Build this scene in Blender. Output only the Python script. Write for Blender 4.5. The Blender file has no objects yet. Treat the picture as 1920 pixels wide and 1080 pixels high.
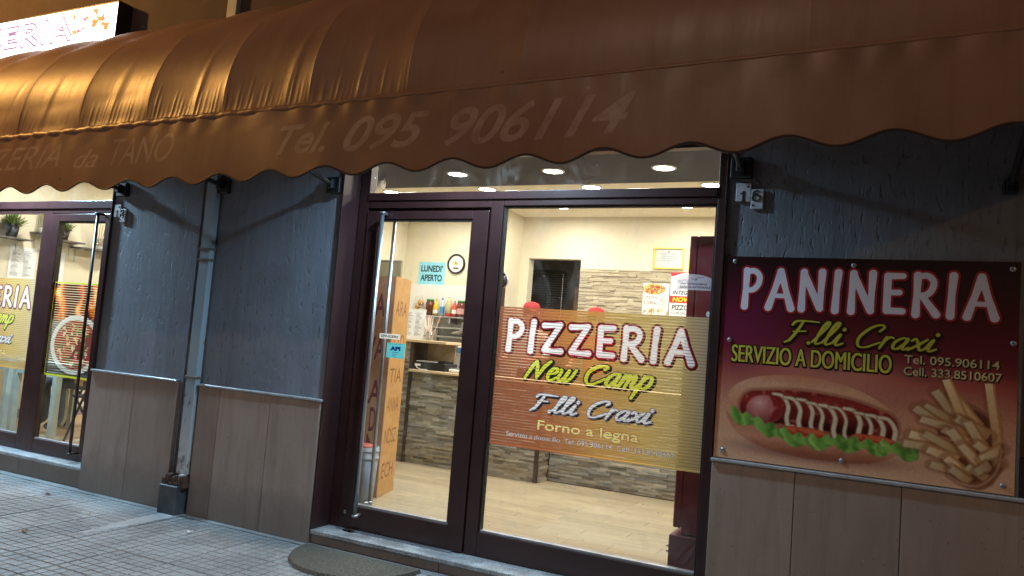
import bpy, bmesh, math, random
import numpy as np
from mathutils import Vector, Matrix
random.seed(7)
R = math.radians
sc = bpy.context.scene
COL = sc.collection

# ------------------------------------------------------------------ camera
cam_d = bpy.data.cameras.new('camera')
cam = bpy.data.objects.new('camera', cam_d)
COL.objects.link(cam)
cam_d.sensor_width = 36.0
cam_d.lens = 27.0
cam_d.clip_end = 400
YAW, PITCH, ROLL = R(25.95), R(4.213), R(4.55)
fw = Vector((-math.sin(YAW) * math.cos(PITCH), math.cos(YAW) * math.cos(PITCH), math.sin(PITCH)))
r0 = Vector((math.cos(YAW), math.sin(YAW), 0))
u0 = r0.cross(fw)
rt = r0 * math.cos(ROLL) + u0 * math.sin(ROLL)
up = -r0 * math.sin(ROLL) + u0 * math.cos(ROLL)
M = Matrix((rt, up, -fw)).transposed().to_4x4()
M.translation = (0, -4.13, 1.4)
cam.matrix_world = M
sc.camera = cam

# ------------------------------------------------------------------ night sky
w = bpy.data.worlds.new('World')
sc.world = w
w.use_nodes = True
nt = w.node_tree
bg = nt.nodes['Background']
sky = nt.nodes.new('ShaderNodeTexSky')
sky.sky_type = 'NISHITA'
sky.sun_disc = False
sky.sun_elevation = R(-1.5)
sky.sun_rotation = R(140)
nt.links.new(sky.outputs[0], bg.inputs[0])
bg.inputs[1].default_value = 0.14
sun_d = bpy.data.lights.new('moon', 'SUN')
sun_d.energy = 0.012
sun_d.angle = R(0.5)
sun_d.color = (1.0, 0.95, 0.88)
sun = bpy.data.objects.new('moon', sun_d)
COL.objects.link(sun)
sun.rotation_euler = (R(60), 0, R(-35))
sc.view_settings.view_transform = 'Standard'
sc.view_settings.look = 'None'
sc.view_settings.exposure = 0.0
sc.view_settings.gamma = 1.0
sc.cycles.use_denoising = True
sc.cycles.max_bounces = 10
sc.cycles.transparent_max_bounces = 16
sc.cycles.sample_clamp_indirect = 4.0
sc.cycles.caustics_reflective = False
sc.cycles.caustics_refractive = False

# ------------------------------------------------------------------ helpers
class MB:
    def __init__(self):
        self.bm = bmesh.new()
    def box(self, x0, x1, y0, y1, z0, z1, b=0.0, rot=None, seg=1):
        m = Matrix.Translation(((x0 + x1) / 2, (y0 + y1) / 2, (z0 + z1) / 2))
        if rot is not None:
            m = m @ rot
        m = m @ Matrix.Diagonal((abs(x1 - x0), abs(y1 - y0), abs(z1 - z0), 1))
        r = bmesh.ops.create_cube(self.bm, size=1.0, matrix=m)
        if b > 0:
            es = list({e for v in r['verts'] for e in v.link_edges})
            bmesh.ops.bevel(self.bm, geom=es, offset=b, segments=seg, affect='EDGES', profile=0.5)
        return self
    def tube(self, pts, r, n=10, cap=True):
        pts = [Vector(p) for p in pts]
        rings = []
        for i, p in enumerate(pts):
            a = pts[max(i - 1, 0)]; c = pts[min(i + 1, len(pts) - 1)]
            d = (c - a).normalized()
            h = Vector((0, 0, 1)) if abs(d.z) < 0.9 else Vector((1, 0, 0))
            s = d.cross(h).normalized(); t = s.cross(d)
            rr = r[i] if isinstance(r, (list, tuple)) else r
            rings.append([self.bm.verts.new(p + (s * math.cos(2 * math.pi * k / n) + t * math.sin(2 * math.pi * k / n)) * rr) for k in range(n)])
        for a, c in zip(rings, rings[1:]):
            for k in range(n):
                self.bm.faces.new((a[k], a[(k + 1) % n], c[(k + 1) % n], c[k]))
        if cap:
            self.bm.faces.new(list(reversed(rings[0]))); self.bm.faces.new(rings[-1])
        return self
    def lathe(self, prof, c=(0, 0, 0), n=24, axis='z', sx=1.0, sy=1.0, cap=True):
        c = Vector(c); rings = []
        for (r, z) in prof:
            ring = []
            for k in range(n):
                a = 2 * math.pi * k / n
                p = Vector((r * math.cos(a) * sx, r * math.sin(a) * sy, z))
                if axis == 'y':
                    p = Vector((p.x, -p.z, p.y))
                elif axis == 'x':
                    p = Vector((p.z, p.x, p.y))
                ring.append(self.bm.verts.new(c + p))
            rings.append(ring)
        for a, b in zip(rings, rings[1:]):
            for k in range(n):
                self.bm.faces.new((a[k], a[(k + 1) % n], b[(k + 1) % n], b[k]))
        if cap and prof[0][0] > 1e-5: self.bm.faces.new(list(reversed(rings[0])))
        if cap and prof[-1][0] > 1e-5: self.bm.faces.new(rings[-1])
        return self
    def grid(self, f, nu, nv):
        g = [[self.bm.verts.new(f(i / nu, j / nv)) for j in range(nv + 1)] for i in range(nu + 1)]
        for i in range(nu):
            for j in range(nv):
                self.bm.faces.new((g[i][j], g[i + 1][j], g[i + 1][j + 1], g[i][j + 1]))
        return self
    def prism(self, poly, y0, y1):
        a = [self.bm.verts.new((x, y0, z)) for x, z in poly]
        b = [self.bm.verts.new((x, y1, z)) for x, z in poly]
        n = len(poly)
        self.bm.faces.new(a); self.bm.faces.new(list(reversed(b)))
        for k in range(n):
            self.bm.faces.new((a[k], b[k], b[(k + 1) % n], a[(k + 1) % n]))
        return self
    def quad(self, pts, uv=True):
        vs = [self.bm.verts.new(p) for p in pts]
        f = self.bm.faces.new(vs)
        return self

def wloc(o):
    v = Vector((0, 0, 0))
    while o is not None:
        v += o.location
        o = o.parent
    return v

def obj(name, mb, mat, parent=None, smooth=False, loc=None, kind=None, label=None, recalc=True):
    bm = mb.bm if isinstance(mb, MB) else mb
    me = bpy.data.meshes.new(name)
    if recalc:
        bmesh.ops.recalc_face_normals(bm, faces=bm.faces)
    off = wloc(parent) if parent is not None else Vector((0, 0, 0))
    if loc is not None:
        off = Vector(loc)
    bmesh.ops.translate(bm, verts=bm.verts, vec=-off)
    bm.to_mesh(me); bm.free()
    o = bpy.data.objects.new(name, me)
    COL.objects.link(o)
    for m in (mat if isinstance(mat, (list, tuple)) else [mat]):
        me.materials.append(m)
    if parent is not None:
        o.parent = parent
        if loc is not None:
            o.location = off - wloc(parent)
    elif loc is not None:
        o.location = loc
    if smooth:
        me.polygons.foreach_set('use_smooth', [True] * len(me.polygons))
    if kind: o['kind'] = kind
    if label: o['label'] = label
    return o

def tag(o, label, cat, group=None):
    o['label'] = label; o['category'] = cat
    if group: o['group'] = group
    return o

def thing(name, label, cat, loc=(0, 0, 0), group=None):
    o = bpy.data.objects.new(name, None)
    COL.objects.link(o); o.location = loc
    o.empty_display_size = 0.1
    return tag(o, label, cat, group)

def dup(o, parent, loc):
    c = o.copy(); COL.objects.link(c)
    c.parent = parent; c.location = loc
    return c

def copy_tree(o, loc, label=None, parent=None):
    c = o.copy(); COL.objects.link(c); c.parent = parent
    if parent is None: c.location = loc
    if label: c['label'] = label
    for ch in list(o.children):
        copy_tree(ch, None, None, c)
    return c

def uvplane(name, p0, ux, uz, w_, h_, mat, parent=None, thick=0.0, nu=1, nv=1):
    """flat print: u along ux, v along uz"""
    p0, ux, uz = Vector(p0), Vector(ux), Vector(uz)
    off = wloc(parent) if parent is not None else p0
    verts = []; faces = []; uvs = []
    for j in range(nv + 1):
        for i in range(nu + 1):
            verts.append(p0 + ux * (w_ * i / nu) + uz * (h_ * j / nv) - off)
    for j in range(nv):
        for i in range(nu):
            a = j * (nu + 1) + i
            faces.append((a, a + 1, a + nu + 2, a + nu + 1))
            uvs += [(i / nu, j / nv), ((i + 1) / nu, j / nv), ((i + 1) / nu, (j + 1) / nv), (i / nu, (j + 1) / nv)]
    if thick > 0:
        n = ux.cross(uz).normalized()      # faces viewer; body goes the other way
        k = len(verts)
        cs = [p0, p0 + ux * w_, p0 + ux * w_ + uz * h_, p0 + uz * h_]
        verts += [c - off - n * 1e-4 for c in cs] + [c - off - n * thick for c in cs]
        extra = [(k + 7, k + 6, k + 5, k + 4), (k, k + 4, k + 5, k + 1), (k + 1, k + 5, k + 6, k + 2), (k + 2, k + 6, k + 7, k + 3), (k + 3, k + 7, k + 4, k)]
        faces += extra
        uvs += [(0.5, 0.002)] * 20
    me = bpy.data.meshes.new(name)
    me.from_pydata([tuple(v) for v in verts], [], faces)
    uvl = me.uv_layers.new(name='UVMap')
    uvl.data.foreach_set('uv', [c for uv in uvs for c in uv])
    me.materials.append(mat)
    o = bpy.data.objects.new(name, me); COL.objects.link(o)
    if parent is not None: o.parent = parent
    else: o.location = p0
    return o

# ------------------------------------------------------------------ materials
class NT:
    def __init__(self, name):
        self.m = bpy.data.materials.new(name); self.m.use_nodes = True
        self.t = self.m.node_tree
        self.b = self.t.nodes['Principled BSDF']
        self.out = self.t.nodes['Material Output']
    def n(self, typ, **kw):
        nd = self.t.nodes.new(typ)
        for k, v in kw.items():
            if k.startswith('i_'):
                nd.inputs[k[2:].replace('_', ' ')].default_value = v
            else:
                setattr(nd, k, v)
        return nd
    def l(self, a, b): self.t.links.new(a, b)
    def ramp(self, src, stops):
        r = self.n('ShaderNodeValToRGB')
        e = r.color_ramp.elements
        while len(e) < len(stops): e.new(0.5)
        for x, (p, c) in zip(e, stops):
            x.position = p; x.color = (*c, 1) if len(c) == 3 else c
        self.l(src, r.inputs[0])
        return r.outputs[0]
    def mix(self, fac, a, b, typ='MIX'):
        m = self.n('ShaderNodeMix', data_type='RGBA', blend_type=typ)
        for i, v in ((0, fac), (6, a), (7, b)):
            if isinstance(v, (int, float)): m.inputs[i].default_value = v
            elif isinstance(v, tuple): m.inputs[i].default_value = (*v, 1) if len(v) == 3 else v
            else: self.l(v, m.inputs[i])
        return m.outputs[2]
    def pos(self, scale=(1, 1, 1)):
        g = self.n('ShaderNodeNewGeometry')
        mp = self.n('ShaderNodeMapping'); mp.inputs['Scale'].default_value = scale
        self.l(g.outputs['Position'], mp.inputs[0])
        return mp.outputs[0]
    def noise(self, vec, scale, detail=4, rough=0.55, dist=0.0):
        x = self.n('ShaderNodeTexNoise')
        x.inputs['Scale'].default_value = scale; x.inputs['Detail'].default_value = detail
        x.inputs['Roughness'].default_value = rough; x.inputs['Distortion'].default_value = dist
        self.l(vec, x.inputs['Vector'])
        return x.outputs['Fac']
    def bump(self, h, strength=0.4, dist=0.005):
        b = self.n('ShaderNodeBump'); b.inputs['Strength'].default_value = strength; b.inputs['Distance'].default_value = dist
        self.l(h, b.inputs['Height']); self.l(b.outputs[0], self.b.inputs['Normal'])
    def base(self, c):
        if isinstance(c, tuple): self.b.inputs['Base Color'].default_value = (*c, 1)
        else: self.l(c, self.b.inputs['Base Color'])
    def set(self, **kw):
        for k, v in kw.items():
            self.b.inputs[k.replace('_', ' ')].default_value = v
        return self

def M_plain(name, col, rough=0.5, metal=0.0, var=0.12, scale=9.0, bump=0.0, coat=0.0, spec=0.5):
    x = NT(name)
    p = x.pos()
    f = x.noise(p, scale, 5)
    a = tuple(c * (1 - var) for c in col); b = tuple(min(1, c * (1 + var)) for c in col)
    x.base(x.ramp(f, [(0.3, a), (0.7, b)]))
    x.set(Roughness=rough, Metallic=metal, Coat_Weight=coat, Specular_IOR_Level=spec)
    if bump: x.bump(x.noise(p, scale * 12, 3), bump, 0.003)
    return x.m

def M_emit(name, col, s):
    x = NT(name); x.base((0.8, 0.8, 0.8)); x.b.inputs['Emission Color'].default_value = (*col, 1)
    x.b.inputs['Emission Strength'].default_value = s
    return x.m

def srgb(r, g, b):
    f = lambda c: (c / 255 / 12.92) if c / 255 <= 0.04045 else ((c / 255 + 0.055) / 1.055) ** 2.4
    return (f(r), f(g), f(b))

MT = {}
# blue-grey rough plaster
x = NT('grey_plaster')
p = x.pos((1, 1, 0.28))
q = x.pos()
big = x.noise(q, 1.7, 5)
fine = x.noise(p, 46, 4, 0.6)
pit = x.n('ShaderNodeTexNoise'); pit.inputs['Scale'].default_value = 40; pit.inputs['Detail'].default_value = 4
x.l(x.pos((1, 1, 0.30)), pit.inputs['Vector'])
pr = x.ramp(pit.outputs['Fac'], [(0.31, (0, 0, 0)), (0.42, (1, 1, 1))])
c = x.ramp(big, [(0.3, (0.195, 0.215, 0.255)), (0.7, (0.26, 0.28, 0.325))])
sepz = x.n('ShaderNodeSeparateXYZ'); x.l(q, sepz.inputs[0])
st = x.ramp(x.noise(x.pos((9, 9, 0.35)), 1.3, 5), [(0.45, (0, 0, 0)), (0.75, (0.7, 0.7, 0.7))])
c = x.mix(st, c, (0.15, 0.15, 0.16))
bl = x.ramp(x.noise(q, 0.9, 7, 0.7, 0.8), [(0.46, (0, 0, 0)), (0.58, (0.55, 0.55, 0.55))])
c = x.mix(bl, c, (0.18, 0.18, 0.195))
x.base(x.mix(pr, (0.165, 0.17, 0.185), c))
x.set(Roughness=0.72, Specular_IOR_Level=0.35)
h = x.n('ShaderNodeMath', operation='MULTIPLY_ADD'); x.l(fine, h.inputs[0]); h.inputs[1].default_value = 0.55; x.l(pr, h.inputs[2])
x.bump(h.outputs[0], 0.9, 0.0065)
MT['plaster'] = x.m
# upper wall, dull brown plaster
MT['upper'] = M_plain('brown_upper_wall', (0.085, 0.055, 0.05), 0.8, var=0.2, scale=3, bump=0.5)
# stone slabs of the dado
x = NT('beige_stone_slab')
p = x.pos((2.5, 2.5, 0.9))
oi = x.n('ShaderNodeObjectInfo')
f = x.noise(p, 2.4, 7, 0.6, 0.3)
c = x.ramp(f, [(0.25, (0.36, 0.265, 0.215)), (0.5, (0.405, 0.305, 0.25)), (0.75, (0.45, 0.35, 0.295))])
v = x.n('ShaderNodeHueSaturation'); mr = x.n('ShaderNodeMapRange'); mr.inputs['To Min'].default_value = 0.86; mr.inputs['To Max'].default_value = 1.12
x.l(oi.outputs['Random'], mr.inputs[0]); x.l(mr.outputs[0], v.inputs['Value']); x.l(c, v.inputs['Color'])
q = x.pos()
sp = x.ramp(x.noise(q, 55, 3, 0.7), [(0.27, (0, 0, 0)), (0.33, (1, 1, 1))])
c2 = x.mix(sp, (0.14, 0.11, 0.10), v.outputs[0])
dirt = x.ramp(x.noise(x.pos((6, 6, .5)), 2.0, 7, 0.72), [(0.50, (0, 0, 0)), (0.78, (0.62, 0.62, 0.62))])
c2 = x.mix(dirt, c2, (0.17, 0.135, 0.115))
sz_ = x.n('ShaderNodeSeparateXYZ'); x.l(x.pos(), sz_.inputs[0])
spl = x.n('ShaderNodeMath', operation='MULTIPLY_ADD'); x.l(x.noise(x.pos(), 7, 5, .65), spl.inputs[0]); spl.inputs[1].default_value = -.35; x.l(sz_.outputs[2], spl.inputs[2])
c2 = x.mix(x.ramp(spl.outputs[0], [(0.0, (0.42, 0.42, 0.42)), (0.16, (0.0, 0.0, 0.0))]), c2, (0.13, 0.115, 0.10))
ws = x.ramp(x.noise(q, 38, 2, 0.5), [(0.72, (0, 0, 0)), (0.78, (0.5, 0.5, 0.5))])
x.base(x.mix(ws, c2, (0.45, 0.43, 0.41)))
x.set(Roughness=0.5)
x.bump(x.noise(q, 70, 4), 0.18, 0.002)
MT['stone'] = x.m
# granite sill
x = NT('speckled_granite')
vo = x.n('ShaderNodeTexVoronoi'); vo.inputs['Scale'].default_value = 190; x.l(x.pos(), vo.inputs['Vector'])
c = x.ramp(vo.outputs['Color'], [(0.15, (0.22, 0.22, 0.23)), (0.4, (0.55, 0.55, 0.55)), (0.8, (0.74, 0.74, 0.73))])
d = x.ramp(x.noise(x.pos(), 7, 5), [(0.4, (0.55, 0.55, 0.55)), (0.7, (1, 1, 1))])
x.base(x.mix(1.0, c, d, 'MULTIPLY')); x.set(Roughness=0.35)
MT['granite'] = x.m
MT['frame'] = M_plain('dark_brown_frame_paint', (0.042, 0.016, 0.015), 0.33, var=0.25, scale=4, bump=0.03)
MT['reveal'] = M_plain('maroon_brown_reveal', (0.045, 0.018, 0.018), 0.45, var=0.2, scale=4, bump=0.03)
MT['gasket'] = M_plain('black_gasket', (0.01, 0.01, 0.01), 0.6)
MT['steel'] = M_plain('brushed_steel', (0.42, 0.43, 0.45), 0.38, 0.9, var=0.1)
MT['alu'] = M_plain('dull_aluminium', (0.45, 0.45, 0.47), 0.45, 0.8, var=0.2)
MT['black'] = M_plain('black_paint', (0.012, 0.012, 0.013), 0.45)
MT['cream'] = M_plain('cream_wall_paint', (0.74, 0.69, 0.535), 0.7, var=0.04, scale=2, bump=0.05)
MT['ceil'] = M_plain('grey_ceiling_paint', (0.095, 0.10, 0.125), 0.95, var=0.06, scale=2, spec=0.05)
MT['white'] = M_plain('white_laminate', (0.78, 0.78, 0.76), 0.4, var=0.03)
MT['creamsoffit'] = M_plain('cream_soffit_paint', (0.85, 0.80, 0.66), 0.6, var=0.03)
MT['kitchen'] = M_plain('dark_kitchen_wall', (0.36, 0.33, 0.29), 0.7)
MT['bronze'] = M_plain('brown_trim', (0.05, 0.03, 0.022), 0.4)
MT['wood'] = M_plain('pale_wood_board', (0.62, 0.48, 0.30), 0.5, var=0.12, scale=6)
# glass
def glass(name, tint=(1, 1, 1), refl=1.0, rough=0.0, dirty=False):
    x = NT(name); t = x.t
    fr = x.n('ShaderNodeFresnel'); gm = x.n('ShaderNodeNewGeometry')
    mi = x.n('ShaderNodeMapRange'); mi.inputs['To Min'].default_value = 1.5; mi.inputs['To Max'].default_value = 1 / 1.5
    x.l(gm.outputs['Backfacing'], mi.inputs[0]); x.l(mi.outputs[0], fr.inputs['IOR'])      # same pane reflectance on both faces
    mu = x.n('ShaderNodeMath', operation='MULTIPLY'); mu.inputs[1].default_value = refl; x.l(fr.outputs[0], mu.inputs[0])
    tr = x.n('ShaderNodeBsdfTransparent'); tr.inputs[0].default_value = (*tint, 1)
    gl = x.n('ShaderNodeBsdfGlossy'); gl.inputs['Roughness'].default_value = rough
    mx = x.n('ShaderNodeMixShader'); x.l(mu.outputs[0], mx.inputs[0]); x.l(tr.outputs[0], mx.inputs[1]); x.l(gl.outputs[0], mx.inputs[2])
    # finger smears and specks of dirt on the pane
    q = x.pos(); sm = x.ramp(x.noise(x.pos((1, 1, .6)), 4.5, 6, .65, 1.2), [(.50, (0, 0, 0)), (.80, (.07, .07, .07))])
    spk = x.ramp(x.noise(q, 60, 2, .4), [(.775, (0, 0, 0)), (.80, (.5, .5, .5))])
    ad = x.n('ShaderNodeMath', operation='ADD'); x.l(sm, ad.inputs[0]); x.l(spk, ad.inputs[1])
    df = x.n('ShaderNodeBsdfDiffuse'); df.inputs[0].default_value = (.6, .6, .58, 1); tl = x.n('ShaderNodeBsdfTranslucent'); tl.inputs[0].default_value = (.6, .6, .58, 1)
    dd = x.n('ShaderNodeMixShader'); x.l(df.outputs[0], dd.inputs[1]); x.l(tl.outputs[0], dd.inputs[2])
    m2 = x.n('ShaderNodeMixShader'); x.l(ad.outputs[0], m2.inputs[0]); x.l(mx.outputs[0], m2.inputs[1]); x.l(dd.outputs[0], m2.inputs[2])
    x.l((m2 if dirty else mx).outputs[0], x.out.inputs['Surface'])
    return x.m
MT['glass'] = glass('window_glass', (0.985, 0.995, 0.99), dirty=True)
# floor planks (wood-look tiles)
x = NT('oak_look_floor_tile')
oi = x.n('ShaderNodeObjectInfo')
p = x.pos((1.2, 9, 1))
f = x.noise(p, 3.5, 6, 0.55, 0.4)
c = x.ramp(f, [(0.25, (0.34, 0.275, 0.175)), (0.5, (0.41, 0.34, 0.225)), (0.8, (0.47, 0.40, 0.275))])
v = x.n('ShaderNodeHueSaturation'); mr = x.n('ShaderNodeMapRange'); mr.inputs['To Min'].default_value = 0.88; mr.inputs['To Max'].default_value = 1.1
x.l(oi.outputs['Random'], mr.inputs[0]); x.l(mr.outputs[0], v.inputs['Value']); x.l(c, v.inputs['Color'])
x.base(v.outputs[0]); x.set(Roughness=0.34)
x.bump(x.noise(p, 30, 3), 0.05, 0.002)
MT['plank'] = x.m
MT['grout'] = M_plain('floor_grout', (0.30, 0.21, 0.12), 0.8)
# stacked slate
x = NT('stacked_slate')
g = x.n('ShaderNodeNewGeometry')
n1 = x.noise(x.pos((1, 1, 4)), 9, 5, 0.6)
c = x.ramp(g.outputs['Random Per Island'], [(0.0, (0.15, 0.135, 0.11)), (0.25, (0.36, 0.32, 0.25)), (0.5, (0.24, 0.24, 0.23)), (0.75, (0.50, 0.46, 0.38)), (1.0, (0.32, 0.31, 0.29))])
c = x.mix(0.6, c, x.ramp(n1, [(0.3, (0.35, 0.34, 0.32)), (0.7, (1.25, 1.15, 1.0))]), 'MULTIPLY')
x.base(c); x.set(Roughness=0.7)
x.bump(x.noise(x.pos((1, 1, 2.5)), 60, 4), 0.4, 0.004)
MT['slate'] = x.m
x = NT('stacked_beige_stone')
g = x.n('ShaderNodeNewGeometry')
n1 = x.noise(x.pos((1, 1, 4)), 8, 5, 0.6)
c = x.ramp(g.outputs['Random Per Island'], [(0.0, (0.33, 0.29, 0.205)), (0.4, (0.50, 0.455, 0.34)), (0.7, (0.42, 0.385, 0.29)), (1.0, (0.58, 0.535, 0.42))])
c = x.mix(0.45, c, x.ramp(n1, [(0.3, (0.55, 0.5, 0.45)), (0.7, (1.2, 1.15, 1.05))]), 'MULTIPLY')
x.base(c); x.set(Roughness=0.75)
x.bump(x.noise(x.pos((1, 1, 2.5)), 60, 4), 0.4, 0.004)
MT['beigestone'] = x.m
# pavement
def pave(name, lite):
    x = NT(name)
    q = x.pos(); oi = x.n('ShaderNodeObjectInfo')
    f = x.noise(q, 2.3, 7, 0.6)
    c = x.ramp(f, [(0.25, (0.20, 0.205, 0.205)), (0.5, (0.25, 0.255, 0.255)), (0.75, (0.31, 0.315, 0.315))])
    cem = x.ramp(x.noise(q, 2.2, 6, 0.62, 0.6), [(0.48, (0, 0, 0)), (0.60, (0.85, 0.85, 0.85))])
    c = x.mix(cem, c, (0.37, 0.38, 0.38))
    st = x.ramp(x.noise(q, 26, 3, 0.6), [(0.27, (0.8, 0.8, 0.8)), (0.33, (0, 0, 0))])
    c = x.mix(st, c, (0.12, 0.12, 0.12))
    c = x.mix(x.ramp(x.noise(q, 1.1, 6, 0.7), [(0.5, (0, 0, 0)), (0.72, (0.6, 0.6, 0.6))]), c, (0.15, 0.15, 0.15))
    w_ = x.ramp(x.noise(q, 75, 2, 0.5), [(0.77, (0, 0, 0)), (0.80, (0.6, 0.6, 0.6))])
    c = x.mix(w_, c, (0.62, 0.62, 0.62))
    v = x.n('ShaderNodeHueSaturation'); mr = x.n('ShaderNodeMapRange'); mr.inputs['To Min'].default_value = 0.9 * lite; mr.inputs['To Max'].default_value = 1.08 * lite
    x.l(oi.outputs['Random'], mr.inputs[0]); x.l(mr.outputs[0], v.inputs['Value']); x.l(c, v.inputs['Color'])
    x.base(v.outputs[0])
    x.l(x.ramp(x.noise(q, 4, 4), [(0.3, (0.38, 0.38, 0.38)), (0.7, (0.62, 0.62, 0.62))]), x.b.inputs['Roughness'])
    x.bump(x.noise(q, 90, 4), 0.3, 0.003)
    return x.m
MT['tile'] = pave('grey_pavement_tile', 1.0)
MT['joint'] = pave('pavement_bed', 0.86)
MT['channel'] = pave('pale_cement_channel', 1.35)
# awning vinyl
def vinyl(name, img=None):
    x = NT(name); q = x.pos()
    f = x.noise(q, 2.5, 6, 0.6)
    c = x.ramp(f, [(0.3, (0.215, 0.112, 0.075)), (0.7, (0.275, 0.150, 0.105))])
    sp = x.ramp(x.noise(q, 16, 3, 0.5), [(0.22, (1, 1, 1)), (0.26, (0, 0, 0))])
    c = x.mix(sp, c, (0.05, 0.03, 0.02))
    fd = x.ramp(x.noise(x.pos((5, 2, .6)), 1.6, 7, .7), [(0.45, (0, 0, 0)), (0.78, (0.3, 0.3, 0.3))])
    c = x.mix(fd, c, (0.32, 0.225, 0.18))
    dk = x.ramp(x.noise(x.pos((14, 4, .7)), 1.4, 6, .7), [(0.55, (0, 0, 0)), (0.85, (0.4, 0.4, 0.4))])
    c = x.mix(dk, c, (0.11, 0.06, 0.042))
    if img is not None:
        ti = x.n('ShaderNodeTexImage'); ti.image = img; ti.extension = 'CLIP'
        uv = x.n('ShaderNodeUVMap'); x.l(uv.outputs[0], ti.inputs[0])
        wear = x.ramp(x.noise(q, 9, 5, 0.7), [(0.3, (0.15, 0.15, 0.15)), (0.62, (1, 1, 1))])
        fm = x.n('ShaderNodeMath', operation='MULTIPLY'); x.l(ti.outputs[0], fm.inputs[0]); x.l(wear, fm.inputs[1])
        c = x.mix(fm.outputs[0], c, (0.40, 0.29, 0.245))
    x.base(c)
    x.set(Roughness=0.40, Specular_IOR_Level=0.5)
    dst = x.ramp(x.noise(x.pos((6, 1, .5)), 2.2, 6, .7), [(0.42, (0.40, 0.40, 0.40)), (0.7, (0.50, 0.50, 0.50))]); x.l(dst, x.b.inputs['Roughness'])
    wv = x.noise(q, 420, 2, .5); bg_ = x.noise(q, 5, 4)
    ma = x.n('ShaderNodeMath', operation='MULTIPLY_ADD'); x.l(wv, ma.inputs[0]); ma.inputs[1].default_value = .05; x.l(bg_, ma.inputs[2])
    x.bump(ma.outputs[0], 0.14, 0.01)
    return x.m
MT['vinyl'] = vinyl('brown_awning_vinyl')
MT['trim'] = M_plain('dark_edge_binding', (0.035, 0.014, 0.010), 0.6)
def print_mat(name, img, rough=0.35, alpha=False, translucent=0.0, emit=0.0, coat=0.0):
    x = NT(name)
    ti = x.n('ShaderNodeTexImage'); ti.image = img; ti.extension = 'EXTEND'
    uv = x.n('ShaderNodeUVMap'); x.l(uv.outputs[0], ti.inputs[0])
    x.l(ti.outputs[0], x.b.inputs['Base Color']); x.set(Roughness=rough, Coat_Weight=coat)
    if emit:
        x.l(ti.outputs[0], x.b.inputs['Emission Color']); x.b.inputs['Emission Strength'].default_value = emit
    sh = x.b.outputs[0]
    if translucent:
        tl = x.n('ShaderNodeBsdfTranslucent'); x.l(ti.outputs[0], tl.inputs[0])
        ms = x.n('ShaderNodeMixShader'); ms.inputs[0].default_value = translucent
        x.l(sh, ms.inputs[1]); x.l(tl.outputs[0], ms.inputs[2]); sh = ms.outputs[0]
    if alpha:
        tr = x.n('ShaderNodeBsdfTransparent')
        ms = x.n('ShaderNodeMixShader'); x.l(ti.outputs[1], ms.inputs[0]); x.l(tr.outputs[0], ms.inputs[1]); x.l(sh, ms.inputs[2]); sh = ms.outputs[0]
    x.l(sh, x.out.inputs['Surface'])
    return x.m

# ------------------------------------------------------------------ flat print, drawn by code
def text_tris(s, bold=0.0, shear=0.0, space=1.0):
    cu = bpy.data.curves.new('t', 'FONT'); cu.body = s; cu.size = 1.0
    cu.offset = bold; cu.shear = shear; cu.space_character = space
    ob = bpy.data.objects.new('t', cu); COL.objects.link(ob)
    dg = bpy.context.evaluated_depsgraph_get(); dg.update()
    ev = ob.evaluated_get(dg); me = ev.to_mesh()
    me.calc_loop_triangles()
    co = np.zeros(len(me.vertices) * 3, np.float32); me.vertices.foreach_get('co', co); co = co.reshape(-1, 3)[:, :2]
    tr = np.zeros(len(me.loop_triangles) * 3, np.int32); me.loop_triangles.foreach_get('vertices', tr)
    T = co[tr.reshape(-1, 3)].copy()
    ev.to_mesh_clear(); bpy.data.objects.remove(ob); bpy.data.curves.remove(cu)
    return T / 0.73          # cap height about 1

def cr(pts, n=10):
    """Catmull-Rom through (x, y[, r])"""
    P = [np.array(p, float) for p in pts]
    if len(P) < 3: return P
    Q = [2 * P[0] - P[1]] + P + [2 * P[-1] - P[-2]]
    out = []
    for i in range(1, len(Q) - 2):
        for k in range(n):
            t = k / n
            out.append(0.5 * ((2 * Q[i]) + (-Q[i - 1] + Q[i + 1]) * t + (2 * Q[i - 1] - 5 * Q[i] + 4 * Q[i + 1] - Q[i + 2]) * t * t + (-Q[i - 1] + 3 * Q[i] - 3 * Q[i + 1] + Q[i + 2]) * t ** 3))
    out.append(P[-1])
    return out

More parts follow.
